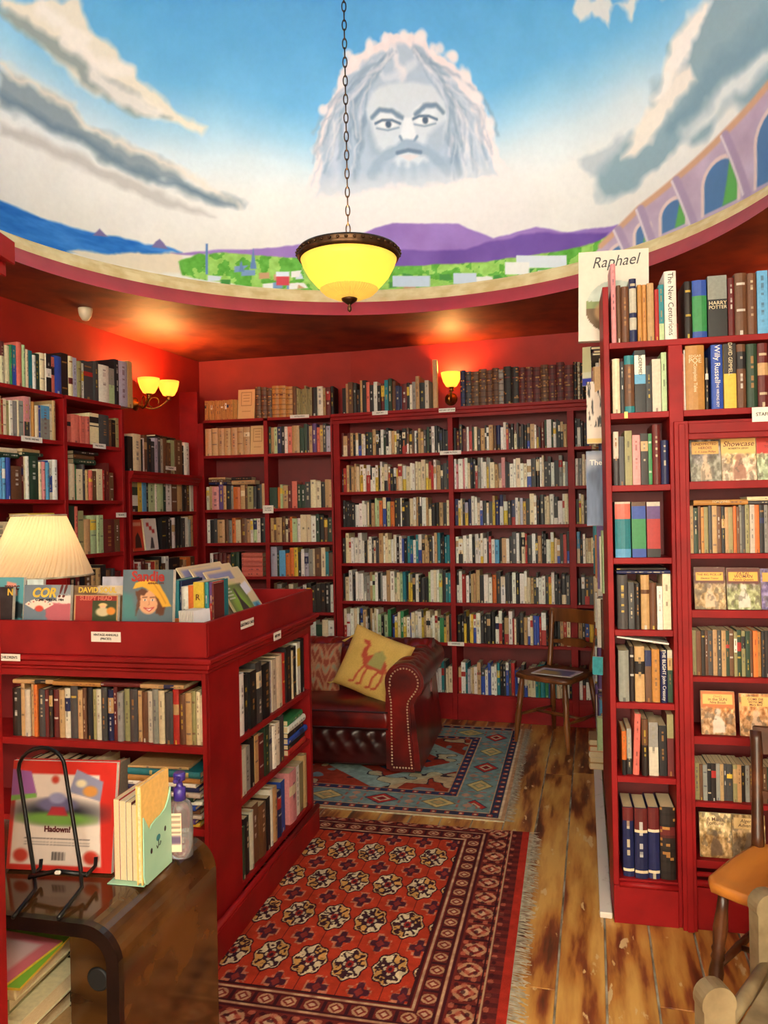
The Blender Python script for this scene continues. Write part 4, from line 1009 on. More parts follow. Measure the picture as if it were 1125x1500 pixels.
display(1084, 1132, 1018, .682, 'orange paperback with pale figure behind the chair post, staff shelves', picture_cover(35, (206, 140, 84), (196, 150, 104), (.7, .93), (230, 180, 100)), [('COME DIE', .87, .0115, 'm', 0), ('WITH ME', .8, .0115, 'm', 0), ('Mary Bird', .74, .0105, 'm', .2)])
display(1025, 1072, 1193, .244, 'pale glossy sepia paperback, left one on the lowest staff shelf', picture_cover(41, (206, 178, 128), (176, 140, 90), None, fig=(96, 74, 56)), [("A Man's", .86, .018, 'u', 0), ('Fortune', .77, .018, 'u', 0)])
display(1073, 1122, 1196, .244, 'darker sepia paperback beside the chair seat, lowest staff shelf', picture_cover(45, (176, 146, 100), (130, 104, 70), (.68, .93), (216, 184, 126), fig=(90, 74, 60)), [('Algerian', .86, .016, 'u', .2), ('Adventure', .76, .016, 'u', .2)])

# white-edged art book at the top left corner of the right bookcase
def tondo(X, Z):
    c = cv_of(X, Z, (226, 212, 194)); q = np.hypot((X - .52) / .42, (Z - .37) / .295)
    m = q < 1; n = vnoise(X, Z, 8, 4)
    land = np.where((Z > .44 + (n - .5) * .05)[..., None], np.array((190, 196, 182.)), np.where((Z > .36)[..., None], np.array((134, 146, 92.)), np.array((112, 88, 58.))))
    c.col = np.where(m[..., None], land + ((n - .5) * 40)[..., None], c.col)
    c.ell((.34, .32), .11, .1, (206, 160, 112), .02, .8); c.ell((.6, .38), .13, .17, (150, 70, 56), .03, .8); c.ell((.5, .24), .16, .07, (92, 104, 130), .03, .8)
    return c.col
xa, zt = UR.px(845, 368, .222); xb, _ = UR.px(948, 358, .222); zb = UR.px(852, 500, .222)[1]
T = UR.T @ Matrix.Translation((xa, .222, zb)) @ Matrix.Rotation(R(1.2), 4, 'Y') @ Matrix.Rotation(R(-3), 4, 'X')
e = empty('art_book', mw=T); tag(e, 'large white art book with round picture atop the right bookcase', 'book')
mb = MB(); W, H = xb - xa, zt - zb; mb.box(0, W, .001, .03, 0, H, 0, LP['w']); mb.build('pages', [M['book']], e)
painted('cover', W, H, 60, 90, tondo, M['print'], e)
text('cover_lettering', 'Raphael', .062, ink('ink_q', PAL['q']), e, Matrix.Translation((W * .52, -.0008, H * .875)) @ Matrix.Rotation(R(-3), 4, 'Y') @ UP, shear=.35, sx=.9)
# ---------------------------------------------------------------- side-facing shelves of that bookcase (seen along their fronts)
US = Unit(.8066 + .25 * 2.1, 2.788 + .968 * 2.1, math.atan2(-.968, -.25))
es = empty('bookcase', mw=US.T.copy()); tag(es, 'red side bookcase facing the aisle with chipped white plinth', 'bookcase')
SL = 1.87; SSZ = [.16, .5, .83, 1.16, 1.5, 1.83]
for x in (0, .62, 1.24, SL - .02): board('upright', x, x + .02, .012, .2, 0, 2.09, es)
for z in SSZ: board('shelf', .02, SL - .02, .014, .19, z - .022, z, es)
board('back_panel', 0, SL, .19, .2, 0, 2.09, es, 'red_back'); board('top_board', 0, SL, .012, .2, 2.07, 2.09, es)
mb = MB(); mb.box(0, 2.085, -.05, -.006, 0, .022, bev=.003); mb.build('plinth', M['white_paint'], es, colour=False)
board('side_panel', .62, SL, .0, .012, .022, .81, es); board('side_panel', 1.24, SL, .0, .012, .81, 1.14, es)
gside = 'books on the aisle side shelves'
pal = ['w4', 'c4', 'k4', 'n5', 'e5', 'a4', 't6', 'x5', 'u4', 'i4', 's4', 'v4', 'o4', 'q4']
for k, z in enumerate(SSZ):
    rnd = random.Random(40 + k); t = ' '.join(rnd.choice(pal) for _ in range(13))
    if z > 1.1: books_row(US, 1.28, 1.83, z, .3, t, f'aisle near {k}', hr=(.6, .92), stuff=STUFF, d=-.03, dj=.03, depth=.18)
    t = ' '.join(rnd.choice(pal) for _ in range(12))
    if z > .8: books_row(US, .66, 1.22, z, .3, t, f'aisle mid {k}', hr=(.6, .92), stuff=STUFF, d=-.03, dj=.03, depth=.18)
    books_row(US, .04, .6, z, .3, t, f'aisle far {k}', hr=(.6, .92), stuff=STUFF, d=-.03, dj=.03, depth=.18)
def aisle_cover(px0, px1, py0, py1, Y, label, fn, tilt=R(5), d=-.03):
    """covers leaning on the fronts of the aisle shelves, turned half towards the room"""
    p0, p1 = at(px0, py1, Y), at(px1, py1, Y - .02); H = at(px0, py0, Y).z - p0.z; W = (p1 - p0).length
    T = Matrix.Translation(p0) @ Matrix.Rotation(math.atan2(p1.y - p0.y, p1.x - p0.x), 4, 'Z') @ Matrix.Rotation(-tilt, 4, 'X')
    e = empty('display_book', mw=T); tag(e, label, 'book', 'books facing out beside the aisle')
    mb = MB(); mb.box(0, W, .001, .016, 0, H, 0, LP['w']); mb.build('pages', [M['book']], e); painted('cover', W, H, 30, 44, fn, M['print'], e); return e, W, H
def bw(X, Z):
    c = cv_of(X, Z, (216, 196, 178)); c.blend(np.clip((vnoise(X, Z, 6, 5, 3) - .56) * 14, 0, 1) * (Z > .25), (44, 40, 40)); c.poly([(0, 0), (1, 0), (1, .08), (0, .08)], (214, 176, 96), .01); return c.col
def dusk(X, Z):
    c = cv_of(X, Z, (60, 78, 112)); c.col += ((vnoise(X, Z, 3, 8) - .5) * 90)[..., None]; c.poly([(0, .75), (1, .85), (1, 1), (0, 1)], (150, 150, 160), .08); return c.col
def pale(X, Z):
    c = cv_of(X, Z, (216, 206, 150)); c.poly([(0, 0), (1, 0), (1, .2), (0, .2)], (50, 56, 170), .01); c.poly([(0, .2), (1, .2), (1, .35), (0, .35)], (226, 220, 186), .01); return c.col
def teal(X, Z):
    c = cv_of(X, Z, (40, 166, 176)); c.col += ((vnoise(X, Z, 4, 8) - .5) * 50)[..., None]; return c.col
aisle_cover(853, 866, 508, 566, 3.75, 'pale yellow book with blue foot at the aisle corner', pale)
e, W, H = aisle_cover(860, 886, 558, 650, 3.05, 'black and white illustrated book facing out beside the aisle', bw)
e, W, H = aisle_cover(860, 886, 660, 770, 3.02, 'dark blue dusk-sky book facing out beside the aisle', dusk)
text('cover_lettering', 'The', .03, ink('ink_w', PAL['w']), e, Matrix.Translation((W * .55, -.001, H * .84)) @ UP, off=.0004)
aisle_cover(868, 883, 962, 988, 3.4, 'teal book facing out low beside the aisle', teal)
# flat books piled under the art book and low beside the chair
flat_stack(US, 1.58, -.035, 2.0905, [(.26, .15, .011, 'z', .0), (.25, .15, .012, 'm', .02), (.26, .15, .012, 'k', -.02)], 'on the side bookcase, under the art book', 'dark books under the art book')
flat_stack(US, .30, -.07, .0225, [(.2, .078, .034, 'e', 0), (.19, .078, .03, 'j', .0), (.2, .076, .034, 'c', .0), (.2, .078, .03, 'o', .0), (.18, .076, .03, 'e', .0)], 'on the white strip beside the chair', 'piled books beside the chair')
# ---------------------------------------------------------------- island bookcase with display tray
UI = Unit(-1.574, 2.765, R(-13))
ei = empty('island_bookcase', mw=UI.T.copy()); tag(ei, 'red island bookcase with a display tray on top', 'bookcase')
IW, IL = 1.0, 1.09
board('upright', 0, .02, 0, IL, .0095, .98, ei); board('upright', .985, IW, 0, .02, .0095, .98, ei); board('corner_panel', .98, IW, .02, .27, .0095, .98, ei); board('upright', .75, IW, IL - .03, IL, .0095, .98, ei)
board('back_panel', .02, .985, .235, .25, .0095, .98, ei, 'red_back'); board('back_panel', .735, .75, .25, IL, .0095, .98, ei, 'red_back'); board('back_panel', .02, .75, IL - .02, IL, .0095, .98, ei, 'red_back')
board('end_panel', .75, .98, .25, .268, .0095, .98, ei)
for z in (.2, .459, .7315): board('shelf', .02, .985, .003, .235, z - .024, z, ei)
for z in (.155, .455, .684): board('shelf', .75, .997, .27, IL - .03, z - .022, z, ei)
board('header', .02, .985, .0, .02, .953, .98, ei); board('header', .98, IW, .27, IL - .03, .945, .98, ei)
board('plinth', -.02, IW + .02, -.02, .0, .0095, .12, ei); board('plinth', IW, IW + .022, -.02, IL + .02, .0095, .12, ei, bev=.006)
mb = MB(); mb.tube([(IW + .012, -.02, .126), (IW + .012, .5, .126), (IW + .012, IL + .02, .126)], .012, 8); mb.build('moulding', M['red_paint'], ei, colour=False)
def ring(name, o0, z0, z1, mat='red_paint'):
    mb = MB(); mb.box(-o0, IW + o0, -o0, IL + o0, z0, z1, bev=.004); return mb.build(name, M[mat], ei, colour=False)
ring('cornice', .012, .978, .992); ring('cornice', .022, .992, 1.012); ring('cornice', .034, 1.012, 1.03)
tz0, tz1 = 1.03, 1.146
board('tray_side', -.01, IW + .01, -.01, .006, tz0, tz1, ei); board('tray_side', IW - .006, IW + .01, .006, IL + .01, tz0, tz1, ei); board('tray_side', -.01, .006, .006, IL + .01, tz0, tz1, ei); board('tray_side', .006, IW - .006, IL - .006, IL + .01, tz0, tz1, ei)
lx, lz = UI.px(155, 933, -.012); shelf_label(ei, lx, lz, .112, .034, ['VINTAGE ANNUALS', '(PRICED)'], y=-.0105, size=.0105)
lx, lz = UI.px(13, 963, -.036); shelf_label(ei, lx, lz, .09, .024, ["CHILDREN'S"], y=-.0345, size=.0125)
ISI = Unit(*(UI.T @ Vector((IW, 0, 0))).xy, UI.a + R(90))
def side_label(px, py, yoff, w_, h_, ln):
    sx, sz = ISI.px(px, py, -yoff)
    mb = MB(); mb.box(-w_ / 2, w_ / 2, -.0012, 0, -h_ / 2, h_ / 2)
    o = mb.build('shelf_label', M['white_card'], ei, mw=Matrix.Translation((IW + yoff + .0005, sx, sz)) @ Matrix.Rotation(R(90), 4, 'Z'), colour=False)
    text('lettering', ln, .015, M['ink'], o, Matrix.Translation((0, -.0016, 0)) @ UP, off=.0002)
side_label(362, 913, .011, .12, .03, 'GREETINGS CARDS'); side_label(406, 931, .035, .08, .032, 'HISTORY')
gi = "books on the island's front shelf"
books_row(UI, .24, .98, .7315, .2, 'z5 e2 x3 e2 o2 q4 m2 z2 m3 e3 x3 q4 e3 u2 k3 h2 x3 q3 n3 m2 a3 h3 q4 e2 u3 x3 a3 c3 q4 r3 u3 e3 h2 c2 c2', "upper front shelf of the island", style='cloth', hr=(.82, .93), group=gi, d=.02)
for k, (x, L, c, tn) in enumerate(((.25, .16, 'e', .03), (.41, .19, 'j', -.01), (.60, .15, 'm', .0), (.75, .16, 'e', .02))):
    flat_stack(UI, x, .02, .7315 + .188, [(L, .13, .014, c, tn)], f'over the island front shelf, {ordn(k + 1)} from left', gi)
books_row(UI, .24, .62, .459, .2, 'u4 k5 m5 u6 z4 u5 m6 c5 e4 x3', 'lower front shelf of the island', style='cloth', hr=(.8, .95), group=gi, d=.03)
flat_stack(UI, .70, .015, .459, [(.26, .19, .012, 'y', .02), (.25, .2, .014, 'v', -.03), (.27, .2, .012, 'x', .0), (.26, .2, .016, 'u', .04), (.25, .19, .014, 'b', -.02), (.27, .2, .012, 'w', .03), (.24, .2, .016, 'd', .0), (.27, .2, .014, 'x', -.03), (.26, .2, .016, 'n', .02), (.25, .2, .012, 'w', .0), (.265, .2, .02, 'j', .02), (.27, .2, .022, 't', -.02), (.22, .18, .008, 'e', .05)], 'lower front shelf of the island', 'annuals stacked on the lower island shelf')
gi2 = "books on the island's side shelves"
books_row(ISI, .29, 1.04, .684, .245, 'w5 k5 k6 q6 k8 l3 x5 c7 r3 k6 c3 k5 w4 k5', 'upper side shelf of the island', group=gi2, hr=(.86, .98), d=.012, depth=.2)
books_row(ISI, .29, .76, .455, .2, 'r2 x3 a4 k4 e3 m4 d4 a3 w3 x4 q4', 'middle side shelf of the island', group=gi2, hr=(.82, .98), d=.012, depth=.2)
flat_stack(ISI, .79, .01, .455, [(.22, .2, .026, 'r', 0), (.22, .2, .022, 'k', .02), (.23, .2, .026, 'b', -.02), (.2, .2, .022, 'z', .02), (.22, .2, .03, 'w', 0), (.2, .18, .024, 'g', .03)], 'middle side shelf of the island', gi2)
books_row(ISI, .29, .76, .155, .25, 'd3 k4 x3 u5 u6 k3 w3 e4 n4 b4', 'lower side shelf of the island', group=gi2, hr=(.75, .92), d=.012, depth=.2)
books_row(ISI, .8, 1.04, .155, .25, 'p8 w4 h5 e4', 'lower side shelf of the island, far end', group=gi2, hr=(.85, .98), d=.012, depth=.2)
# ================================================================ things on the island tray
def leaf(name, U, x0, d, z, W, H, th, tilt, label, fn, cat, group=None, nx=40, nz=56, edge='w', lines=(), yaw=0.0):
    T = U.T @ Matrix.Translation((x0, d, z + .001 + th * math.sin(tilt))) @ Matrix.Rotation(yaw, 4, 'Z') @ Matrix.Rotation(-tilt, 4, 'X')
    e = empty(name, mw=T); tag(e, label, cat, group)
    mb = MB(); mb.box(0, W, .0008, th, 0, H, 0, LP[edge]); mb.build('pages', [M['book']], e)
    painted('cover', W, H, nx, nz, fn, M['print'], e)
    for body, xc, zc, size, c, sh, off in lines:
        text('cover_lettering', body, size, ink('ink_' + c, PAL[c]), e, Matrix.Translation((W * xc, -.0009, H * zc)) @ UP, shear=sh, off=off)
    return e
def tray(px0, px1, py0, d):
    xa, zt = UI.px(px0, py0, d); xb, _ = UI.px(px1, py0, d); return xa, xb - xa, zt - 1.031
def cor(X, Z):
    c = cv_of(X, Z, (104, 122, 138)); c.poly([(.55, 1.1), (.7, .5), (1.1, .75), (1.1, 1.1)], (130, 142, 150), .02)
    c.poly([(.6, .55), (.8, .72), (1.05, .68), (1.05, .3), (.6, .35)], (226, 214, 204), .02, .05); c.poly([(.45, .44), (1.1, .48), (1.1, -.1), (.5, -.1)], (182, 92, 104), .02, .04)
    for k, a in enumerate((-50, -25, 0, 25, 50)):
        ca, sa = math.sin(R(a)), math.cos(R(a)); cx, cy = .33, .26
        q = [(-.06, .1), (.06, .1), (.06, .36), (-.06, .36)]
        c.poly([(cx + x * sa + y * ca, cy + (-x * ca + y * sa) * .9) for x, y in q], (232, 214, 196), .008); c.ell((cx + .3 * ca, cy + .27 * sa), .018, .018, (170, 40, 40), .006)
    c.ell((.33, .3), .09, .09, (206, 70, 56), .02); return c.col
def soul(X, Z):
    c = cv_of(X, Z, (120, 92, 66)); c.poly([(.5, .75), (1.1, .7), (1.1, 1.1), (.5, 1.1)], (196, 182, 158), .03, .05); c.col += ((vnoise(X, Z, 5, 3) - .5) * 50)[..., None]; return c.col
def sleepy(X, Z):
    c = cv_of(X, Z, (150, 34, 32)); c.poly([(.42, -.1), (1, -.1), (1, .78), (.42, .78)], (52, 66, 38), .01)
    c.ell((.66, .6), .1, .08, (226, 190, 130), .02); c.ell((.66, .52), .07, .07, (226, 176, 140), .015); c.ell((.66, .32), .16, .18, (206, 190, 150), .03); c.ell((.85, .36), .1, .16, (222, 140, 50), .02); c.line([(.0, .0), (.0, 1), (1, 1), (1, 0)], .03, (196, 150, 100), .01); return c.col
def sandie(X, Z):
    c = cv_of(X, Z, (92, 112, 124)); c.poly([(0, 0), (.3, 0), (.2, .5), (0, .55)], (72, 132, 134), .05)
    c.ell((.52, .36), .2, .24, (222, 168, 128), .015); c.poly([(.28, .1), (.3, .4), (.24, .55), (.38, .62), (.5, .58), (.46, .5), (.36, .5), (.34, .3)], (96, 56, 36), .015, .03)
    c.poly([(.66, .14), (.7, .34), (.66, .5), (.8, .5), (.86, .3), (.8, .1)], (96, 56, 36), .015, .03)
    c.poly([(.2, .62), (.26, .74), (.42, .8), (.6, .8), (.74, .7), (.86, .5), (.97, .28), (.8, .26), (.72, .42), (.58, .56), (.4, .66), (.3, .64)], (226, 172, 52), .012, .01)
    c.line([(.62, .72), (.76, .52), (.86, .34)], .012, (196, 140, 36), .01)
    for ex in (.45, .6): c.ell((ex, .4), .035, .018, (240, 236, 228), .006); c.ell((ex, .4), .014, .018, (60, 60, 70), .005); c.line([(ex - .05, .45), (ex + .04, .455)], .008, (84, 48, 32), .005)
    c.line([(.53, .38), (.54, .31), (.51, .3)], .006, (184, 120, 88), .005); c.poly([(.44, .24), (.53, .225), (.62, .25), (.54, .18)], (236, 230, 224), .008); c.line([(.43, .245), (.53, .228), (.63, .255), (.54, .175), (.43, .245)], .009, (190, 60, 60), .006); return c.col
def flatc(col, var=20, sd=2):
    def fn(X, Z):
        c = cv_of(X, Z, col); c.col += ((vnoise(X, Z, 4, sd) - .5) * var * 2)[..., None]; return c.col
    return fn
ga = 'vintage annuals in the island tray'
def annual(px0, px1, py0, d, label, fn, lines=(), th=.014, tilt=R(5), edge='w'):
    x, W, H = tray(px0, px1, py0, d); z0 = .112 / H; f0 = fn; fn = lambda X, Z: f0(X, (Z - z0) / (1 - z0)); lines = [(b, xc, z0 + (1 - z0) * zc, *r_) for b, xc, zc, *r_ in lines]
    return leaf('comic_annual', UI, x, d, 1.031, W, H, th, tilt, label, fn, 'annual', ga, lines=lines, edge=edge, nx=84, nz=110)
annual(-40, 14, 861, .018, 'dark annual with yellow lettering at the left end of the tray', flatc((40, 36, 40)), [('N', .93, .83, .032, 'y', 0, .001)], edge='w')
annual(-25, 29, 847, .05, 'teal annual with pink flash behind the dark one in the tray', lambda X, Z: (lambda c: (c.poly([(.5, .5), (.85, .55), (.8, .85), (.55, .9)], (226, 150, 130), .02), c.poly([(.6, 0), (1, 0), (1, .35), (.7, .45)], (40, 46, 50), .03, .05), c.col)[-1])(cv_of(X, Z, (92, 160, 170))), [('TOXIC', .68, .74, .02, 'm', .2, .001)])
annual(31, 99, 858, .03, 'blue grey comic annual with fanned playing cards', cor, [('COR', .42, .76, .045, 'y', .25, .0018), ('!!', .80, .80, .062, 'm', .3, .0015), ('COMIC ANNUAL 1984', .55, .56, .0115, 'k', 0, .0004)])
annual(101, 176, 859, .05, 'brown annual with yellow title behind the small red storybook', soul, [('DAVID SOUL', .5, .86, .026, 'y', 0, .0008)])
annual(105, 169, 873, .028, 'small red storybook in front of the brown annual', sleepy, [('SLEEPY HEAD', .5, .87, .021, 'f', 0, .0006)])
annual(175, 249, 836, .03, 'grey annual with smiling girl in yellow beret', sandie, [('Sandie', .5, .86, .048, 'r', 0, .0016), ('ANNUAL 1974', .66, .73, .0095, 'm', 0, .0002)], th=.018)
annual(145, 176, 846, .085, 'plain lilac annual standing behind the others in the tray', flatc((176, 176, 190)))
annual(34, 58, 850, .07, 'pale blue annual behind the playing-card annual in the tray', flatc((200, 214, 214)))
books_px(UI, (240, 810, 5.114), [(44, 108, 208, 't55/o', 'jacket', {'title': False}), (110, 124, 215, 'n'), (124, 178, 255, 'w'), (180, 222, 245, 'o'), (222, 300, 220, 'y', 'jacket', Tx(('R', .78, .03, 'm', False, 1.0))), (300, 330, 222, 't60/b'), (331, 358, 222, 'v30/r', 'jacket', {'depth': .09}), (359, 374, 232, 'm', 'paper', {'depth': .08})], 1.031, 'right end of the island tray', d=.1, group=ga, depth=.16)
# open book lying behind the annuals
mb = MB(); P0 = []
for i in range(13):
    u = i / 12 * 2 - 1; zc = .028 * math.sin(min(1, abs(u) * 1.0) * math.pi) ** .7 * (1 - .3 * abs(u)) if abs(u) > .02 else 0
    P0.append([(u * .11, y, .012 + zc) for y in (0, .08, .16)])
mb.grid(P0, 0); mb.box(-.115, .115, -.002, .162, 0, .011, 1, LP['r'])
xo, zo = UI.px(100, 852, .16); o = mb.build('open_book', [M['page'], M['book']], mw=UI.T @ Matrix.Translation((xo, .16, 1.11)) ); tag(o, 'open red-backed book lying on a stack behind the annuals', 'book')
flat_stack(UI, xo - .14, .16, 1.031, [(.28, .17, .038, 'm', 0), (.27, .17, .039, 'u', .0)], 'in the island tray behind the annuals', ga)
# greeting cards and magazines down the right side of the tray
gc = 'greeting cards in the tray'
c0 = ISI.px(300, 900, .06)
def cardf(X, Z):
    c = cv_of(X, Z, (222, 222, 232)); c.poly([(.2, .2), (.8, .2), (.8, .62), (.2, .62)], (90, 120, 196), .03, .05); c.line([(.3, .25), (.38, .55), (.5, .35), (.62, .55), (.7, .25)], .04, (70, 84, 170), .01); c.poly([(.2, .14), (.8, .14), (.8, .26), (.2, .26)], (200, 90, 80), .03); return c.col
nm = ['first', 'second', 'third', 'fourth', 'fifth', 'sixth', 'seventh', 'eighth']
for k in range(9):
    xx = UI.px(266 + k * 2.5, 900, .014)[0]
    last = k == 8
    T = UI.T @ Matrix.Translation((xx, .012, 1.032)) @ Matrix.Rotation(R(82 if not last else 76), 4, 'Z') @ Matrix.Rotation(R(-3), 4, 'X')
    e = empty('greeting_card', mw=T); tag(e, 'lilac greeting card with blue picture at the front of the pack' if last else f'white greeting card, {nm[k]} from the left in the pack by the tray corner', 'card', gc)
    mb = MB(); mb.box(0, .085, .0006, .003, 0, .15, 0, LP['w']); mb.build('card', [M['book']], e); painted('front', .085, .15, 24, 30, cardf if last else flatc((222, 220, 226), 6), M['print'], e)
gm = 'magazines leaning in the tray'
def wine(X, Z):
    c = cv_of(X, Z, (226, 198, 156)); c.poly([(.06, .04), (.72, .04), (.72, .9), (.06, .9)], (92, 96, 74), .01)
    c.ell((.38, .5), .28, .36, (150, 188, 70), .12, .9); c.poly([(.36, .82), (.43, .82), (.44, .62), (.54, .45), (.54, .06), (.3, .06), (.3, .4), (.36, .6)], (74, 62, 60), .012)
    for k in (.84, .78, .72, .66): c.line([(.1, k), (.28, k)], .012, (226, 220, 210), .006)
    c.poly([(.66, .86), (.92, .92), (.96, .72), (.7, .66)], (232, 226, 238), .01); c.poly([(.74, .14), (.98, .14), (.98, .5), (.74, .5)], (96, 170, 196), .02); c.ell((.86, .34), .06, .12, (40, 90, 140), .02); return c.col
def coverx(sd, base):
    def fn(X, Z):
        c = cv_of(X, Z, base); c.blend(np.clip((vnoise(X, Z, 4, sd, 3) - .5) * 8, 0, .8) * (Z < .75), (150 + sd % 60, 140, 100 + sd % 50)); c.poly([(.05, .8), (.7, .8), (.7, .95), (.05, .95)], (150, 150, 190), .02); return c.col
    return fn
for k in range(7):
    x = .17 + k * .045
    leaf('magazine', ISI, x + .12, .06 + .012 * (3 - k), 1.032, .24, .245, .004, R(30), (f'magazine with pale cover, {nm[k]} of the leaning row in the tray' if k < 6 else 'magazine with green wine bottle cover at the front of the tray'), coverx(k * 7 + 3, (222, 210, 180)) if k < 6 else wine, 'magazine', gm, nx=40, nz=40, edge='c', yaw=R(0)) if k in (0, 2) else None
leaf('magazine', ISI, .44, .035, 1.032, .27, .24, .004, R(32), 'magazine with green wine bottle cover at the front of the tray', wine, 'magazine', gm, nx=60, nz=50, edge='c')
for k, (x, d_, W_, H_, sd) in enumerate(((.55, .115, .34, .28, 3), (.50, .14, .38, .30, 11), (.45, .165, .40, .31, 19))):
    leaf('folder', ISI, x, d_, 1.032, W_, H_, .006, R(34), f'cream print folder, {nm[k]} behind the wine magazine in the tray', coverx(sd, (230, 204, 160)), 'folder', 'cream folders in the tray', edge='c')
# table lamp with pleated shade
lc = at(58, 800, 3.02); lx_, ly_ = lc.x, lc.y
el = empty('table_lamp', (lx_, ly_, 1.031)); tag(el, 'table lamp with cream pleated shade behind the annuals', 'lamp')
mb = MB(); mb.lathe([(.075, 0), (.078, .008), (.06, .016), (.022, .024), (.016, .05), (.034, .09), (.042, .13), (.03, .17), (.012, .2), (.01, .25)], 24); mb.build('base', M['brass'], el, colour=False)
mb = MB(); n = 220; rows = []
for t in np.linspace(0, 1, 9):
    r_ = .196 - (.196 - .098) * t; row = []
    for k in range(n):
        a = 2 * math.pi * k / n; rr = r_ * (1 + .014 * (1 if (k // 2) % 2 else -1)); row.append((rr * math.cos(a + .5 * t), rr * math.sin(a + .5 * t), .246 + .235 * t))
    rows.append(row)
mb.grid(rows, 0, smooth=False, wrap=True); mb.build('shade', M['shade'], el, colour=False)
for zc, r_ in ((.246, .197), (.481, .099)):
    mb = MB(); mb.tube([(r_ * math.cos(2 * math.pi * k / 48), r_ * math.sin(2 * math.pi * k / 48), zc) for k in range(48)], .004, 6, closed=True); mb.build('shade_trim', M['fringe'], el, colour=False)
mb = MB(); mb.lathe([(.012, .25), (.028, .29), (.03, .31), (.018, .34), (.001, .348)], 16); mb.build('bulb', M['white_card'], el, colour=False)
point_light('table_lamp_light', (lx_, ly_, 1.031 + .38), .8, (1, .72, .42), .03)

# ================================================================ waterfall cabinet in front
UD = Unit(-.505 - .8 * math.cos(R(13.5)), 1.425 + .8 * math.sin(R(13.5)), R(-13.5)); DW, DD, DT = .8, .4, .74
ed = empty('cabinet', mw=UD.T.copy()); tag(ed, 'low walnut cabinet with rounded waterfall edge and open front', 'cabinet')
def shell(rad, out, y0, y1, mat, name):
    def path(o):
        r_ = rad - o; return [(0, DT - o)] + [(DW - rad + r_ * math.sin(R(a)), DT - rad + r_ * math.cos(R(a))) for a in range(0, 91, 9)] + [(DW - o, 0)]
    A, B = path(0.0), path(out); mb = MB()
    mb.prism(A + B[::-1], y0, y1, smooth=False)
    return mb.build(name, M[mat], ed, colour=False)
shell(.075, .022, .012, DD, 'walnut', 'shell'); shell(.075, .026, -.004, .012, 'darkwood', 'front_edge')
board('back_panel', 0, DW - .03, DD - .012, DD, 0, DT - .03, ed, 'darkwood'); board('side', 0, .02, .0, DD, 0, DT - .024, ed, 'darkwood'); board('inner_shelf', .02, DW - .024, .02, DD - .012, .40, .42, ed, 'darkwood')
board('inner_panel', DW - .15, DW - .03, .06, .072, .5, .7, ed, 'walnut')
mb = MB(); mb.lathe([(.02, 0), (.024, .003), (.02, .006)], 20, Matrix.Translation((DW - .085, .0595, .60)) @ Matrix.Rotation(R(90), 4, 'X')); mb.build('round_hole', M['ink'], ed, colour=False)
gp = 'comics and books piled in the cabinet'
rnd = random.Random(3); zz = .421
for k, (c, th) in enumerate((('u', .03), ('e', .026), ('c', .03), ('m', .028), ('c', .034), ('h', .03), ('c', .036))):
    T = UD.T @ Matrix.Translation((.40 + rnd.uniform(-.02, .03), -.05 + rnd.uniform(-.012, .012), zz + th)) @ Matrix.Rotation(rnd.uniform(-.08, .08), 4, 'Z') @ Matrix.Rotation(R(90), 4, 'Y')
    SEED[0] += 1; add_book(T, th, .2, .2, c, 'cloth', f"{CNAME[c]} book, {ordn(k + 1)} from bottom of the pile in the cabinet", gp, SEED[0]); zz += th + .0006
for nm_, W_, H_, yaw, base, lab in (('comic', .27, .2, R(6), (130, 186, 60), 'green edged comic under the pink one in the cabinet'), ('comic', .24, .19, R(-4), (224, 120, 130), 'pink comic with red spot on top of the cabinet pile')):
    def pf(X, Z, b=base):
        c = cv_of(X, Z, b); c.poly([(.12, .12), (.88, .12), (.88, .88), (.12, .88)], (232, 196, 196) if b[0] > 200 else (150, 196, 84), .02); c.ell((.45, .45), .2, .26, (206, 44, 70) if b[0] > 200 else (140, 190, 70), .02); return c.col
    T = UD.T @ Matrix.Translation((.365, -.09, zz + .005)) @ Matrix.Rotation(yaw, 4, 'Z') @ Matrix.Rotation(R(-90), 4, 'X')
    e = empty(nm_, mw=T); tag(e, lab, 'comic', gp); mb = MB(); mb.box(0, W_, .0006, .005, 0, H_, 0, LP['y']); mb.build('pages', [M['book']], e); painted('cover', W_, H_, 20, 20, pf, M['print'], e); zz += .006

# children's book on a wire easel
def annual_back(X, Z):
    c = cv_of(X, Z, (200, 44, 34)); c.poly([(.03, .05), (.9, .05), (.84, .88), (.05, .88)], (226, 210, 200), .008)
    c.ell((.45, .53), .42, .1, (40, 42, 54), .05); c.ell((.45, .47), .36, .06, (112, 156, 70), .02); c.ell((.45, .6), .19, .07, (104, 100, 140), .015); c.ell((.45, .66), .08, .05, (150, 150, 190), .012); c.poly([(.36, .5), (.56, .5), (.52, .58), (.4, .58)], (176, 50, 60), .01)
    c.poly([(-.02, .62), (.25, .68), (.18, .9), (-.02, .92)], (150, 90, 160), .006); c.poly([(-.02, .62), (.25, .66), (.24, .7), (-.02, .67)], (120, 170, 80), .006)
    c.poly([(.56, .72), (.86, .64), (.88, .82), (.62, .93)], (140, 140, 170), .006); c.ell((.76, .73), .07, .05, (206, 140, 70), .012); c.ell((.67, .8), .05, .035, (220, 206, 170), .012)
    for x, y in ((.13, .13), (.8, .13), (.42, .83)): c.ell((x, y), .07 if y < .5 else .035, .06 if y < .5 else .035, (196, 60, 44), .015)
    for k in (.29, .26, .23): 
        for q in np.arange(.16, .76, .035): c.line([(q, k), (q + .024, k)], .004, (110, 100, 100), .003)
    for k in range(12): c.line([(.43 + k * .011, .1), (.43 + k * .011, .165)], .0035 if k % 3 else .005, (50, 46, 46), .002)
    return c.col
p0 = at(9, 1284, 1.662); p1 = at(163, 1284, 1.630); p0.z = p1.z = DT + .005; W_ = (p1 - p0).length
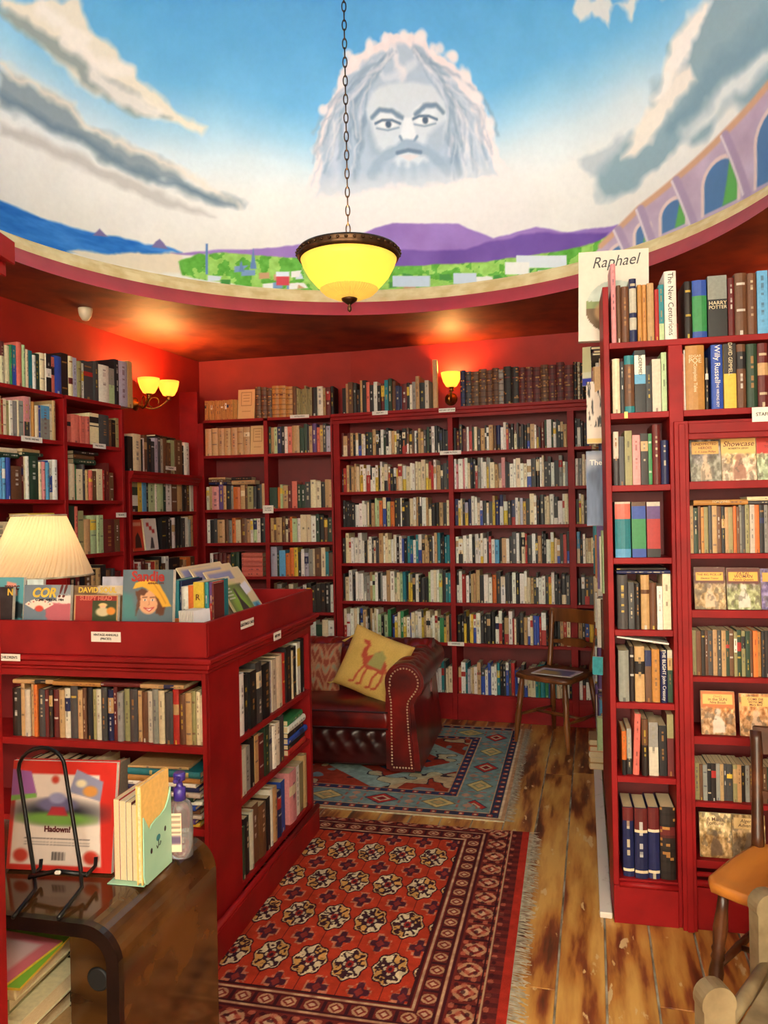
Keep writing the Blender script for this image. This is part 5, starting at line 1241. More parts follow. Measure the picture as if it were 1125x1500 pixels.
T = Matrix.Translation((p0.x, p0.y, p0.z)) @ Matrix.Rotation(math.atan2(p1.y - p0.y, p1.x - p0.x), 4, 'Z') @ Matrix.Rotation(R(-9), 4, 'X')
e = empty('picture_book', mw=T); tag(e, "red bordered children's book, back cover outwards, on the black wire easel", 'book')
mb = MB(); mb.box(0, W_, .0008, .012, 0, .226, 0, LP['w']); mb.box(-.001, W_ + .001, .012, .0135, -.001, .229, 0, LP['r']); mb.build('pages', [M['book']], e)
painted('cover', W_, .226, 90, 90, annual_back, M['print'], e)
text('cover_lettering', 'Hadown!', .0165, ink('ink_m', PAL['m']), e, Matrix.Translation((W_ * .47, -.0012, .226 * .375)) @ UP, off=.0006)
ee = empty('book_easel', mw=Matrix.Translation(flo(85, 1345, DT))); tag(ee, 'black wire easel holding the red bordered book', 'stand')
inv = ee.matrix_world.inverted()
def wire(name, pts, r_=.0042):
    mb = MB(); mb.tube([inv @ Vector(p) for p in pts], r_, 8); mb.build(name, M['wire'], ee, colour=False)
fl_, fr_ = flo(19, 1344, DT + .0045), flo(85, 1345, DT + .0045)
bl, br = at(50, 1278, 1.59), at(118.5, 1274, 1.57); tl, tr = at(26, 1128, 1.648), at(94, 1126, 1.628)
arch = [tl.lerp(tr, .5 - .5 * math.cos(math.pi * k / 10)) + Vector((0, .004, .045 * math.sin(math.pi * k / 10))) for k in range(11)]
wire('loop', [fl_, fl_.lerp(at(52, 1303, 1.555), .6), at(52, 1303, 1.555), bl, *arch, br, at(120, 1300, 1.545), fr_.lerp(at(120, 1300, 1.545), .4), fr_])
wire('ledge', [at(43, 1284, 1.575), at(84, 1276, 1.572), at(126, 1281, 1.565)], .005)
for q in (at(43, 1286, 1.575), at(126, 1283, 1.565)):
    mb = MB(); mb.tube([inv @ q, inv @ (q + Vector((0, .05, -.003))), inv @ (q + Vector((0, .055, .014)))], .004, 8); mb.build('hook', M['wire'], ee, colour=False)
mb = MB(); q = inv @ at(86, 1277, 1.566); mb.box(q.x - .006, q.x + .006, q.y - .008, q.y - .001, q.z - .003, q.z + .004, bev=.002); mb.build('clasp', M['white_card'], ee, colour=False)
# paperbacks between the easel and the cat bookend, fore-edges outwards
pa = flo(167, 1291, DT); pb = flo(199, 1298, DT); ang = R(-12)
ub = Unit(pa.x, pa.y, ang); span = (ub.I @ pb).x
for k in range(4):
    w_ = span / 4; SEED[0] += 1
    T = ub.T @ Matrix.Translation((w_ * (k + 1) - .0006, .115, DT + .0026)) @ Matrix.Rotation(R(180), 4, 'Z')
    add_book(T, w_ * .95, (.168, .165, .163, .158)[k], .112, 'rwmc'[k], 'paper', f'paperback with pages outwards, {ordn(k + 1)} from the easel on the cabinet', 'paperbacks beside the bookend', SEED[0])
pc = flo(211, 1300, DT); uc = Unit(pc.x, pc.y, R(78.3))     # x runs back along the plate, y to the left
T = uc.T @ Matrix.Translation((0, .004, DT + .003))
yb = MB(); book_geo(yb, .012, .203, .118, 'A', random.Random(2), 'cloth', 3, 8, Matrix.Rotation(R(90), 4, 'Z') @ Matrix.Translation((0, -.118, 0)), False)
o = yb.build('book', [M['book'], M['page']], mw=uc.T @ Matrix.Translation((0, .003, DT + .0035))); tag(o, 'tall pale yellow hardback between the paperbacks and cat bookend', 'book')
ec = empty('bookend', mw=uc.T @ Matrix.Translation((0, 0, DT))); tag(ec, 'mint green cat-face bookend on the cabinet', 'bookend')
mb = MB(); cat = [(.012, 0), (.119, 0), (.119, .165), (.108, .142), (.095, .128), (.075, .121), (.055, .12), (.035, .115), (.025, .107), (.012, .128), (.002, .142), (0, .02), (.004, .006)]
mb.prism(cat, -.0015, .0015); mb.build('plate', M['mint'], ec, colour=False)
mb = MB(); mb.box(.0, .1, .0, .084, .0002, .0022, bev=.0008); mb.build('foot', M['mint'], ec, colour=False)
for (x, z, rx_, rz_, c, nm_) in ((.03, .062, .0045, .006, 'k', 'eye'), (.09, .085, .0045, .006, 'k', 'eye'), (.06, .078, .009, .007, 't', 'nose')):
    mb = MB(); mb.add([(x + rx_ * math.cos(R(a)), -.0019, z + rz_ * math.sin(R(a))) for a in range(0, 360, 30)], [list(range(12))]); mb.build(nm_, ink('ink_' + c, PAL[c]), ec, colour=False)
mb = MB(); mb.tube([(.052, -.0019, .064), (.055, -.0019, .057), (.06, -.0019, .062), (.066, -.0019, .06), (.07, -.0019, .067)], .0008, 5); mb.tube([(.06, -.0019, .074), (.06, -.0019, .062)], .0008, 5); mb.build('mouth', M['ink'], ec, colour=False)
# pump bottle
pbot = flo(265, 1255, DT); eb_ = empty('pump_bottle', (pbot.x, pbot.y, DT)); tag(eb_, 'clear hand gel bottle with purple pump at the back of the cabinet', 'bottle')
S_ = Matrix.Scale(.72, 4, (0, 1, 0))
mb = MB(); mb.lathe([(.024, .001), (.0275, .005), (.0285, .06), (.0275, .11), (.024, .122), (.013, .13)], 28, S_); mb.build('body', M['clear'], eb_, colour=False)
mb = MB(); mb.lathe([(.025, .003), (.0262, .05), (.0258, .06)], 24, S_); mb.build('gel', M['clear'], eb_, colour=False)
mb = MB(); mb.lathe([(.0135, .128), (.0135, .155), (.008, .157), (.006, .17), (.013, .172), (.0135, .186), (.011, .189)], 20); mb.box(-.006, .006, -.035, 0, .174, .184, bev=.003); mb.build('pump', M['plastic_purple'], eb_, colour=False)
painted('label', .03, .085, 10, 24, lambda X, Z: (lambda c: ([c.line([(.1, k), (.9, k)], .012, (120, 100, 90), .008) for k in np.arange(.5, .95, .06)], c.poly([(.05, .2), (.95, .2), (.95, .42), (.05, .42)], (96, 80, 110), .02), c.col)[-1])(cv_of(X, Z, (222, 200, 170))), M['print'], eb_, Matrix.Translation((-.022, -.0212, .02)))
# ================================================================ chesterfield sofa
USF = Unit(.182, 4.36, R(-12)); SLN, SDP = 1.62, .9
esf = empty('chesterfield_sofa', mw=USF.T.copy()); tag(esf, 'oxblood leather chesterfield sofa with buttoned back and rolled arms', 'sofa')
def tuft(u, v, su, sv, A=.02, B=.008):
    """depth of buttoning at (u, v): staggered buttons su x sv apart with diagonal folds"""
    best = 9; fold = 9
    j0 = round(v / sv)
    for j in (j0 - 1, j0, j0 + 1):
        uo = (j % 2) * su / 2; i0 = round((u - uo) / su)
        for i in (i0 - 1, i0, i0 + 1):
            du = u - uo - i * su; dv = v - j * sv; best = min(best, math.hypot(du, dv))
            for s in (-1, 1):
                ex, ey = s * su / 2, sv; L = math.hypot(ex, ey); t = max(0, min(1, (du * ex + dv * ey) / L / L)); fold = min(fold, math.hypot(du - t * ex, dv - t * ey))
    return -A * math.exp(-(best / .028) ** 2) - B * math.exp(-(fold / .011) ** 2)
def sweep(name, sec, axis, a0, a1, n, tufted=None, mat='leather', parent=esf, su=.13, sv=.11, caps=True, amp=1.0):
    """section points (p, z) swept along an axis; tufted = (first, last) arc-length range that is buttoned"""
    pts = [Vector(p) for p in sec]; arc = [0]
    for k in range(1, len(pts)): arc.append(arc[-1] + (pts[k] - pts[k - 1]).length)
    rows = []
    for i in range(n + 1):
        s = a0 + (a1 - a0) * i / n; row = []
        for k, p in enumerate(pts):
            q = p.copy()
            if tufted and tufted[0] < arc[k] < tufted[1]:
                t = (pts[min(k + 1, len(pts) - 1)] - pts[max(k - 1, 0)]).normalized(); nrm = Vector((-t.y, t.x))
                edge = min(1, (arc[k] - tufted[0]) / .04, (tufted[1] - arc[k]) / .04, abs(s - a0) / .05 + .1, abs(a1 - s) / .05 + .1)
                q = q + nrm * tuft(s, arc[k], su, sv) * edge * amp
            row.append((s, q.x, q.y) if axis == 'x' else (q.x, s, q.y))
        rows.append(row)
    mb = MB(); mb.grid(rows, 0)
    if caps:
        for r_ in (rows[0], rows[-1]): mb.add(r_, [list(range(len(r_)))])
    return mb.build(name, M[mat], parent, colour=False)
def dense(pts, step=.012):
    out = []
    for a, b in zip(pts[:-1], pts[1:]):
        n = max(1, int(math.hypot(b[0] - a[0], b[1] - a[1]) / step))
        out += [(a[0] + (b[0] - a[0]) * k / n, a[1] + (b[1] - a[1]) * k / n) for k in range(n)]
    return out + [pts[-1]]
def arcp(cx, cz, r_, a0, a1, n): return [(cx + r_ * math.cos(R(a0 + (a1 - a0) * k / n)), cz + r_ * math.sin(R(a0 + (a1 - a0) * k / n))) for k in range(n + 1)]
board('frame', -SLN + .06, -.06, .03, SDP - .03, .06, .25, esf, 'leather_dark')
# buttoned front rail: section in y-z, swept along x
sweep('front_rail', dense([(.06, .255), (.035, .25), (.022, .235), (.02, .16), (.022, .05), (.05, .03)], .01), 'x', -SLN + .18, -.18, 110, (.02, .2), 'leather_dark', su=.09, sv=.07, amp=.5)
for a, b in ((-SLN + .19, -SLN / 2 - .003), (-SLN / 2 + .003, -.19)):
    mb = MB(); nx_, ny_ = 26, 24; top = []; W_ = b - a
    for j in range(ny_ + 1):
        row = []
        for i in range(nx_ + 1):
            u, v = i / nx_ * 2 - 1, j / ny_ * 2 - 1; pu = (1 - abs(u) ** 6) * (1 - abs(v) ** 6); row.append((a + (u + 1) / 2 * W_, .0 + (v + 1) / 2 * .62, .352 + .045 * pu))
        top.append(row)
    mb.grid(top, 0); ring_ = [top[0][i] for i in range(nx_ + 1)] + [top[j][-1] for j in range(1, ny_ + 1)] + [top[-1][i] for i in range(nx_ - 1, -1, -1)] + [top[j][0] for j in range(ny_ - 1, 0, -1)]
    rws = []
    for t in np.linspace(0, 1, 7):
        bl_ = .012 * math.sin(math.pi * t); cx, cy = (a + b) / 2, .31
        rws.append([(x + (x - cx) / W_ * 2 * bl_, y + (y - cy) / .62 * 2 * bl_, .352 - t * .095) for x, y, z in ring_])
    mb.grid(rws, 0, wrap=True); c_ = mb.build('seat_cushion', M['leather'], esf, colour=False)
    for z in (.352, .257):
        mb = MB(); mb.tube([(x, y, z) for x, y, _ in ring_], .006, 6, closed=True); mb.build('piping', M['leather_dark'], c_, colour=False)
bsec = dense([(.60, .34), (.615, .45), (.61, .54)] + arcp(.70, .575, .095, 190, -60, 26) + [(.79, .40), (.80, .06)], .012)
sweep('backrest', bsec, 'x', -SLN + .02, -.02, 150, (.06, .52))
def arm(sign):
    x_in = -.20
    sec = dense([(x_in, .03), (x_in, .34), (x_in + .002, .46)] + arcp(-.088, .528, .113, 185, -50, 30) + [(-.035, .40), (-.02, .25), (.0, .025)], .012)
    if sign < 0: sec = [(-SLN - p[0], p[1]) for p in sec][::-1]
    o = sweep('arm', sec, 'y', .0, SDP - .01, 76, (.30, .78) if sign > 0 else (.35, .8))
    fs = [(x_in + .022, .022), (x_in + .022, .42), (x_in + .008, .49)] + arcp(-.088, .528, .098, 195, -45, 22) + [(-.05, .44), (-.058, .38), (-.05, .2), (-.035, .022)]
    if sign < 0: fs = [(-SLN - p[0], p[1]) for p in fs][::-1]
    mb = MB(); mb.prism(fs, -.012, .002); pnl = mb.build('front_panel', M['leather'], o, colour=False)
    ins = [(x_in + .036, .045), (x_in + .036, .42), (x_in + .024, .49)] + arcp(-.088, .528, .082, 192, -38, 20) + [(-.066, .42), (-.072, .38), (-.064, .2), (-.05, .045), (x_in + .036, .045)]
    if sign < 0: ins = [(-SLN - p[0], p[1]) for p in ins]
    P = [Vector(p) for p in dense(ins, .0015)]; mb = MB(); acc = 0
    for a, b in zip(P[:-1], P[1:]):
        acc += (b - a).length
        if acc > .0165: acc = 0; mb.lathe([(.0058, 0), (.0046, .003), (.0018, .0046), (.0001, .005)], 8, Matrix.Translation((b.x, -.012, b.y)) @ Matrix.Rotation(R(90), 4, 'X'))
    tr_ = mb.build('nail_trim', M['nail'], pnl, colour=False); tr_['kind'] = 'stuff'
arm(1); arm(-1)
for x, y in ((-.09, .05), (-SLN + .09, .05), (-.09, SDP - .08), (-SLN + .09, SDP - .08)):
    mb = MB(); mb.lathe([(.024, .0), (.034, .014), (.036, .03), (.03, .05), (.026, .06)], 16, Matrix.Translation((x, y, .0105))); mb.build('foot', M['darkwood'], esf, colour=False)

def pillow(name, label, T, W_, H_, th, fn, mat, n=44, tassels=None, group=None):
    e = empty(name, mw=T); tag(e, label, 'cushion', group)
    u = np.linspace(-1, 1, n + 1); U_, V_ = np.meshgrid(u, u)
    pin = 1 - .07 * (1 - U_ ** 2) * V_ ** 2 ; X = W_ / 2 * U_ * (1 - .05 * (1 - V_ ** 2)); Z = H_ / 2 * V_ * (1 - .05 * (1 - U_ ** 2))
    B = th / 2 * ((1 - U_ ** 4) * (1 - V_ ** 4)) ** .5 + (vnoise(U_, V_, 2.2, 6) - .5) * .012
    idx = np.arange((n + 1) ** 2).reshape(n + 1, n + 1); Fc = np.stack([idx[:-1, :-1], idx[:-1, 1:], idx[1:, 1:], idx[1:, :-1]], -1).reshape(-1, 4)
    col = fn((U_ + 1) / 2, (V_ + 1) / 2)
    for s, nm_ in ((-1, 'front'), (1, 'reverse')):
        o = sheet(nm_, np.stack([X, s * B, Z], -1).reshape(-1, 3), Fc if s < 0 else Fc[:, ::-1], col.reshape(-1, 3), mat, e, smooth=True)
    for (x, z, dx, dz) in tassels or ():
        mb = MB(); mb.tube([(x, 0, z), (x + dx * .3, -.004, z + dz * .3)], .006, 8)
        for k in range(9): a = k / 9 * 6.28; mb.tube([(x + dx * .3, 0, z + dz * .3), (x + dx + .008 * math.cos(a), .008 * math.sin(a), z + dz)], .0022, 5)
        mb.build('tassel', M['yellow_cloth'], e, colour=False)
    return e
def camel(X, Z):
    c = cv_of(X, Z, (220, 180, 98)); c.col += ((vnoise(X, Z, 5, 3) - .5) * 22)[..., None]; r_ = (190, 82, 60)
    body = [(.36, .5), (.42, .6), (.5, .66), (.56, .74), (.64, .72), (.7, .62), (.76, .56), (.78, .44), (.72, .4), (.6, .42), (.48, .4), (.4, .42)]
    c.poly(body, r_, .008, .01); c.poly([(.38, .5), (.3, .56), (.3, .68), (.34, .76), (.26, .78), (.25, .82), (.34, .84), (.39, .78), (.37, .66), (.42, .58)], r_, .008)
    for a in ([(.42, .45), (.36, .28), (.34, .14), (.28, .12)], [(.48, .42), (.46, .28), (.46, .14), (.4, .12)], [(.68, .44), (.62, .3), (.62, .14), (.56, .12)], [(.75, .46), (.76, .3), (.72, .16), (.66, .13)]): c.line(a, .016, r_, .007)
    c.line([(.78, .5), (.82, .4)], .01, r_, .006); c.poly([(.45, .46), (.7, .46), (.7, .68), (.6, .76), (.5, .68)], (168, 160, 96), .012); return c.col
def damask(X, Z):
    c = cv_of(X, Z, (186, 130, 96)); q = np.abs((X * 2.0) % 1 - .5) * 2
    pat = np.sin(Z * 20 + np.cos(q * 5) * 2.6) * np.cos(q * 6 + np.sin(Z * 10)); c.blend(np.clip(pat * 3, 0, 1) * .6, (132, 44, 36)); c.blend(np.clip(-pat * 3 - 1.2, 0, 1) * .8, (150, 150, 124)); return c.col
M['cushion'] = printed('printed_cotton', .9, .12, 120, .1, .2)
cc_ = at(547, 974, 4.67)
T = Matrix.Translation(cc_) @ Matrix.Rotation(R(-22), 4, 'Z') @ Matrix.Rotation(R(19), 4, 'Y') @ Matrix.Rotation(R(-20), 4, 'X')
pillow('cushion', 'yellow cushion printed with a red camel on the sofa', T, .40, .385, .13, camel, M['cushion'], tassels=[(-.19, .12, -.05, -.06), (-.19, -.185, -.03, -.02), (.19, -.185, .02, -.03)])
cc_ = at(464, 978, 4.87)
T = Matrix.Translation(cc_) @ Matrix.Rotation(R(-12), 4, 'Z') @ Matrix.Rotation(R(-16), 4, 'X')
pillow('cushion', 'faded red damask cushion at the left on the sofa', T, .32, .32, .12, damask, M['cushion'])

# ================================================================ chairs
def bar_chair(name, label, loc, rotz, wood, sc=1.0, seat_wood=None):
    e = empty(name, loc, rotz); tag(e, label, 'chair'); sw = M[seat_wood or wood]; wm = M[wood]; Hs = .45 * sc
    mb = MB(); out = [(-.185, -.2), (-.1, -.218), (0, -.222), (.1, -.218), (.185, -.2), (.205, -.16), (.195, .0), (.17, .17), (.14, .195), (0, .2), (-.14, .195), (-.17, .17), (-.195, 0), (-.205, -.16)]
    out = [(x * sc, y * sc) for x, y in out]; N = len(out); rows = []
    for (k, z) in ((.9, Hs - .034), (.985, Hs - .028), (1.0, Hs - .014), (.985, Hs - .002), (.93, Hs), (.7, Hs - .008), (.4, Hs - .012), (.02, Hs - .012)): rows.append([(x * k, y * k, z) for x, y in out])
    mb.grid(rows, 0, wrap=True); mb.add(rows[0], [list(range(N))[::-1]]); mb.build('seat', sw, e, colour=False)
    fl = [(0, .011), (.12, .014), (.3, .019), (.42, .021), (.5, .016), (.52, .02), (.55, .016), (.58, .02), (.6, .016), (.72, .021), (.86, .016), (1, .014)]
    for s in (-1, 1):
        mb = MB(); mb.rod((s * .19 * sc, -.2 * sc, 0), (s * .155 * sc, -.165 * sc, Hs - .02), fl, 12); mb.build('leg', wm, e, colour=False)
        mb = MB(); mb.rod((s * .175 * sc, .235 * sc, 0), (s * .14 * sc, .165 * sc, Hs - .02), [(0, .013), (.5, .018), (1, .015)], 10); mb.build('leg', wm, e, colour=False)
        mb = MB(); mb.rod((s * .181 * sc, -.187 * sc, Hs * .4), (s * .165 * sc, .21 * sc, Hs * .36), [(0, .008), (.5, .013), (1, .008)], 8); mb.build('stretcher', wm, e, colour=False)
        mb = MB(); P = []
        for t in np.linspace(0, 1, 12):
            P.append((s * (.155 + .02 * t) * sc, (.165 + .03 * math.sin(t * 2.2) + .05 * t * t) * sc, Hs - .01 + .37 * sc * t))
        mb.tube(P, [.02 - .003 * math.sin(3.14 * t) for t in np.linspace(0, 1, 12)], 10); mb.build('back_post', wm, e, colour=False)
    mb = MB(); mb.rod((-.172 * sc, .01, Hs * .38), (.172 * sc, .01, Hs * .38), [(0, .008), (.5, .013), (1, .008)], 8); mb.build('stretcher', wm, e, colour=False)
    def rail(nm, z0, z1, bow, th, shape=None):
        rows = []
        for i in range(17):
            u = i / 16 * 2 - 1; x = u * .182 * sc; y0 = (.165 + .03 * math.sin(((z0 + z1) / 2 - Hs) / .37 / sc * 2.2) + .05 * (((z0 + z1) / 2 - Hs) / .37 / sc) ** 2) * sc + bow * (1 - u * u)
            k = shape(u) if shape else 1.0; zm = (z0 + z1) / 2; h2 = (z1 - z0) / 2 * k
            rows.append([(x, y0 - th, zm - h2), (x, y0 - th, zm + h2), (x, y0 + th, zm + h2), (x, y0 + th, zm - h2)])
        mb = MB(); mb.grid(rows, 0, smooth=False, wrap=True); mb.add(rows[0], [[0, 1, 2, 3]]); mb.add(rows[-1], [[3, 2, 1, 0]]); mb.build(nm, wm, e, colour=False)
    rail('top_rail', Hs + .285 * sc, Hs + .375 * sc, .035, .011); rail('mid_rail', Hs + .13 * sc, Hs + .185 * sc, .03, .009, lambda u: .45 + .55 * (abs(u) < .42)); return e
cA = (Vector((.829, 5.02)) + Vector((1.384, 5.03))) / 2
bar_chair('dining_chair', 'dark wooden bar-back chair standing by the back bookcase', (cA.x - .01, cA.y - .06, 0.0), R(-44), 'chairwood')
def mag(X, Z):
    c = cv_of(X, Z, (222, 212, 218)); c.poly([(.1, .12), (.9, .12), (.9, .8), (.1, .8)], (110, 110, 150), .02, .03); c.poly([(.1, .12), (.7, .12), (.5, .6), (.1, .6)], (190, 160, 90), .06, .08); return c.col
T = Matrix.Translation((cA.x - .02, cA.y - .09, .4525)) @ Matrix.Rotation(R(-36), 4, 'Z') @ Matrix.Rotation(R(-90), 4, 'X')
e = empty('magazine', mw=T @ Matrix.Translation((-.13, 0, -.1))); tag(e, 'magazine lying on the seat of the dark chair', 'magazine'); mb = MB(); mb.box(0, .27, .0006, .004, 0, .2, 0, LP['w']); mb.build('pages', [M['book']], e); painted('cover', .27, .2, 24, 20, mag, M['print'], e)
bar_chair('dining_chair', 'honey wooden chair at the right edge before the staff shelves', (1.165, 2.215, 0), R(-42), 'legwood', .95, 'lightwood')
# low chair with two ear-shaped posts at the bottom right
el_ = empty('low_chair', (1.02, 1.70, 0), R(-20)); tag(el_, 'low worn chair with rounded ear-topped posts at bottom right', 'chair')
for q, top in ((at(1046, 1428, 1.72), 0), (at(1122, 1296, 2.02), 0)):
    ql = el_.matrix_world.inverted() @ Vector((q.x, q.y, 0)); H_ = q.z
    mb = MB(); sec = [(-.036, .0), (-.036, H_ - .07)] + arcp(0, H_ - .055, .04, 190, -10, 12) + [(.036, H_ - .07), (.03, 0)]
    mb.prism(sec, -.022, .022, T=Matrix.Translation((ql.x, ql.y, 0)) @ Matrix.Rotation(R(25), 4, 'Z')); mb.build('post', M['greywood'], el_, colour=False)
pA = el_.matrix_world.inverted() @ Vector((at(1046, 1428, 1.72).x, at(1046, 1428, 1.72).y, 0)); pB = el_.matrix_world.inverted() @ Vector((at(1122, 1296, 2.02).x, at(1122, 1296, 2.02).y, 0))
for z in (.14, .3):
    mb = MB(); mb.rod((pA.x, pA.y, z), (pB.x, pB.y, z), [(0, .014), (.5, .018), (1, .014)], 8); mb.build('rung', M['greywood'], el_, colour=False)
dv = (pB - pA); nv = Vector((dv.y, -dv.x, 0)).normalized()
mb = MB(); s0 = [pA + nv * .02, pB + nv * .02, pB + nv * .3, pA + nv * .3]; mb.add([(p.x, p.y, z) for z in (.27, .295) for p in s0], [(0, 1, 2, 3)[::-1], (4, 5, 6, 7), (0, 1, 5, 4), (1, 2, 6, 5), (2, 3, 7, 6), (3, 0, 4, 7)]); mb.build('seat', M['greywood'], el_, colour=False)
for p in s0[2:]:
    mb = MB(); mb.rod((p.x - nv.x * .02, p.y - nv.y * .02, 0), (p.x - nv.x * .02, p.y - nv.y * .02, .275), [(0, .014), (1, .02)], 8); mb.build('leg', M['greywood'], el_, colour=False)

# ================================================================ rugs
def rug(name, label, U, W_, L_, nx, ny, fn, th=.008, fringe=None, z0=0.0):
    e = empty(name, mw=U.T @ Matrix.Translation((0, 0, z0))); tag(e, label, 'rug')
    xs = np.linspace(0, W_, nx + 1); ys = np.linspace(0, L_, ny + 1); X, Y = np.meshgrid(xs, ys)
    Z = th + (vnoise(X, Y, 3, 5) - .5) * .003
    idx = np.arange((nx + 1) * (ny + 1)).reshape(ny + 1, nx + 1); Fc = np.stack([idx[:-1, :-1], idx[:-1, 1:], idx[1:, 1:], idx[1:, :-1]], -1).reshape(-1, 4)
    sheet('pile', np.stack([X, Y, Z], -1).reshape(-1, 3), Fc, fn(X, Y).reshape(-1, 3), M['rug'], e)
    mb = MB(); mb.box(0, W_, 0, L_, .0005, th - .002); mb.build('backing', M['fringe'], e, colour=False)
    if fringe:
        mb = MB(); rnd = random.Random(5); y = 0
        while y < L_:
            l_ = rnd.uniform(.6, 1.1) * fringe; dy = rnd.uniform(-.025, .025); w_ = rnd.uniform(.003, .006); c0 = W_ - .004
            mb.add([(c0, y, .006), (c0, y + w_, .006), (c0 + l_ * .5, y + dy * .4 + w_ * 1.3, .0045), (c0 + l_ * .5, y + dy * .4, .0045), (c0 + l_, y + dy + w_, .0012), (c0 + l_, y + dy, .0012)], [(0, 3, 2, 1), (3, 5, 4, 2)]); y += w_ * rnd.uniform(.8, 1.5)
        f_ = mb.build('fringe', M['fringe'], e, colour=False); f_['kind'] = 'stuff'
    return e
# near rug: origin near-left, x to the right, y away
nR0 = Vector((.644, 3.555)); ra = R(-13.5); exr = Vector((math.cos(ra), math.sin(ra))); eyr = Vector((-exr.y, exr.x))
NW, NL = 1.22, 1.78
o_ = nR0 - exr * NW - eyr * NL; UN = Unit(o_.x, o_.y, ra)
gpt = UN.I @ flo(571.7, 1423)
def bokhara(X, Y):
    c = Canvas(X, Y, (184, 58, 34)); bx0, bx1, by0, by1 = -1.0, NW - .30, gpt.y - .165, NL - .155
    n_ = vnoise(X, Y, 40, 3); edge_d = np.minimum(NW - X, np.minimum(Y, NL - Y))
    fd = np.maximum(X - bx1, np.maximum(by0 - Y, Y - by1))        # distance outside the field
    out = fd > 0
    c.col = np.where(out[..., None], np.array((112, 40, 34.)), c.col)
    bands = [(0, .012, (52, 22, 28)), (.016, .026, (206, 170, 130)), (.03, .036, (70, 24, 28)), (.085, .092, (60, 22, 28)), (.095, .103, (200, 160, 120)), (.107, .115, (64, 24, 30))]
    for a, b, q in bands: c.blend((((fd > a) & (fd < b)) * (.6 + .5 * n_)).clip(0, 1), q)
    # main border motifs follow the edge
    along = np.where(X - bx1 >= np.maximum(by0 - Y, Y - by1), Y, X)
    for cfd, per, rr in ((.06, .075, .024), (.165, .12, .04)):
        ph = (along / per) % 1 - .5; q = np.hypot(ph * per, fd - cfd); dia = np.abs(ph * per) + np.abs(fd - cfd)
        c.blend((q < rr) * .9, (196, 150, 110)); c.blend((dia < rr * .85) * .9, (120, 34, 30)); c.blend((dia < rr * .45) * .9, (214, 180, 140)); c.blend((np.abs(np.abs(ph) - .5) * per < .006) * (np.abs(fd - cfd) < rr) * .8, (48, 22, 30))
    leaf_ = np.sin(along * 90) * np.cos(fd * 120); c.blend(((fd > .12) & (fd < .25) & (leaf_ > .45)) * .7, (196, 110, 80)); c.blend(((fd > .12) & (fd < .25) & (leaf_ < -.6)) * .7, (56, 22, 28))
    for a, b, q in ((.205, .212, (58, 22, 28)), (.216, .222, (190, 150, 112)), (.27, .4, (176, 48, 34))): c.blend((fd > a) & (fd < b), q)
    c.blend(((fd > .225) & (fd < .27) & (np.sin(along * 130) > 0)) * .6, (70, 28, 30))
    inf = ~out; px_, py_ = .138, .276
    gx = ((X - gpt.x) / px_ + .5) % 1 - .5; gy = ((Y - gpt.y) / py_ + .5) % 1 - .5; ux, uy = gx * px_, gy * py_
    an = np.arctan2(uy / .088, ux / .056); q = np.hypot(ux / .054, uy / .084); wob = 1 + .07 * np.cos(an * 8)
    def m(a): return ((q < a * wob) & inf).astype(float)
    c.blend(m(1.1), (58, 22, 30)); c.blend(m(1.0), (222, 200, 160)); c.blend(m(.98) * (np.sin(an * 2) > .0) * .9, (206, 148, 74)); sp_ = vnoise(X, Y, 75, 31, 2); c.blend(m(.95) * (sp_ > .6), (66, 36, 42)); c.blend(m(.9) * (np.abs(np.cos(an * 4)) > .93) * (q > .5), (60, 30, 38)); c.blend(m(.5) * 1.0, (60, 30, 44)); c.blend(m(.4) * (np.cos(an * 4) > 0), (206, 180, 146)); c.blend(m(.26), (150, 44, 36)); c.blend(m(.13), (62, 28, 40))
    hx = ((X - gpt.x) / px_) % 1 - .5; hy = ((Y - gpt.y) / py_) % 1 - .5; vx, vy = np.abs(hx * px_), np.abs(hy * py_)
    star = ((np.maximum(vx / .034, vy / .05) < 1) & (np.minimum(vx / .034, vy / .05) < .34)) | (vx / .024 + vy / .036 < 1); rim_ = ((np.maximum(vx / .041, vy / .06) < 1) & (np.minimum(vx / .041, vy / .06) < .46)); c.blend((rim_ & inf & (vnoise(X, Y, 70, 12, 2) > .5)) * .6, (204, 158, 120)); c.blend((star & inf) * .95, (74, 32, 46)); s2 = ((vx / .028 + vy / .042 < .55) & inf); c.blend(s2 * .6, (176, 60, 44)); s3 = ((np.abs(vx / .05 + vy / .075 - .8) < .07) & inf); c.blend(s3 * .25, (206, 164, 120))
    c.blend(((np.abs(ux) < .0016) & (np.abs(uy) > .095) & inf) * .8, (70, 24, 30)); c.blend(((np.abs(uy) < .002) & (np.abs(ux) > .06) & inf) * .8, (70, 24, 30))
    c.col *= (.86 + .28 * n_)[..., None]; return c.col
rug('patterned_rug', 'red Bokhara-style rug with rows of cream medallions and grey fringe', UN, NW, NL, 420, 560, bokhara, fringe=.06)
fR0 = Vector((.985, 5.40)); ra2 = R(-14); FW, FL = 2.0, 1.60
ex2 = Vector((math.cos(ra2), math.sin(ra2))); ey2 = Vector((-ex2.y, ex2.x)); nr = Vector((.548, 3.69)); o2 = nr - ex2 * FW; UF = Unit(o2.x, o2.y, ra2)
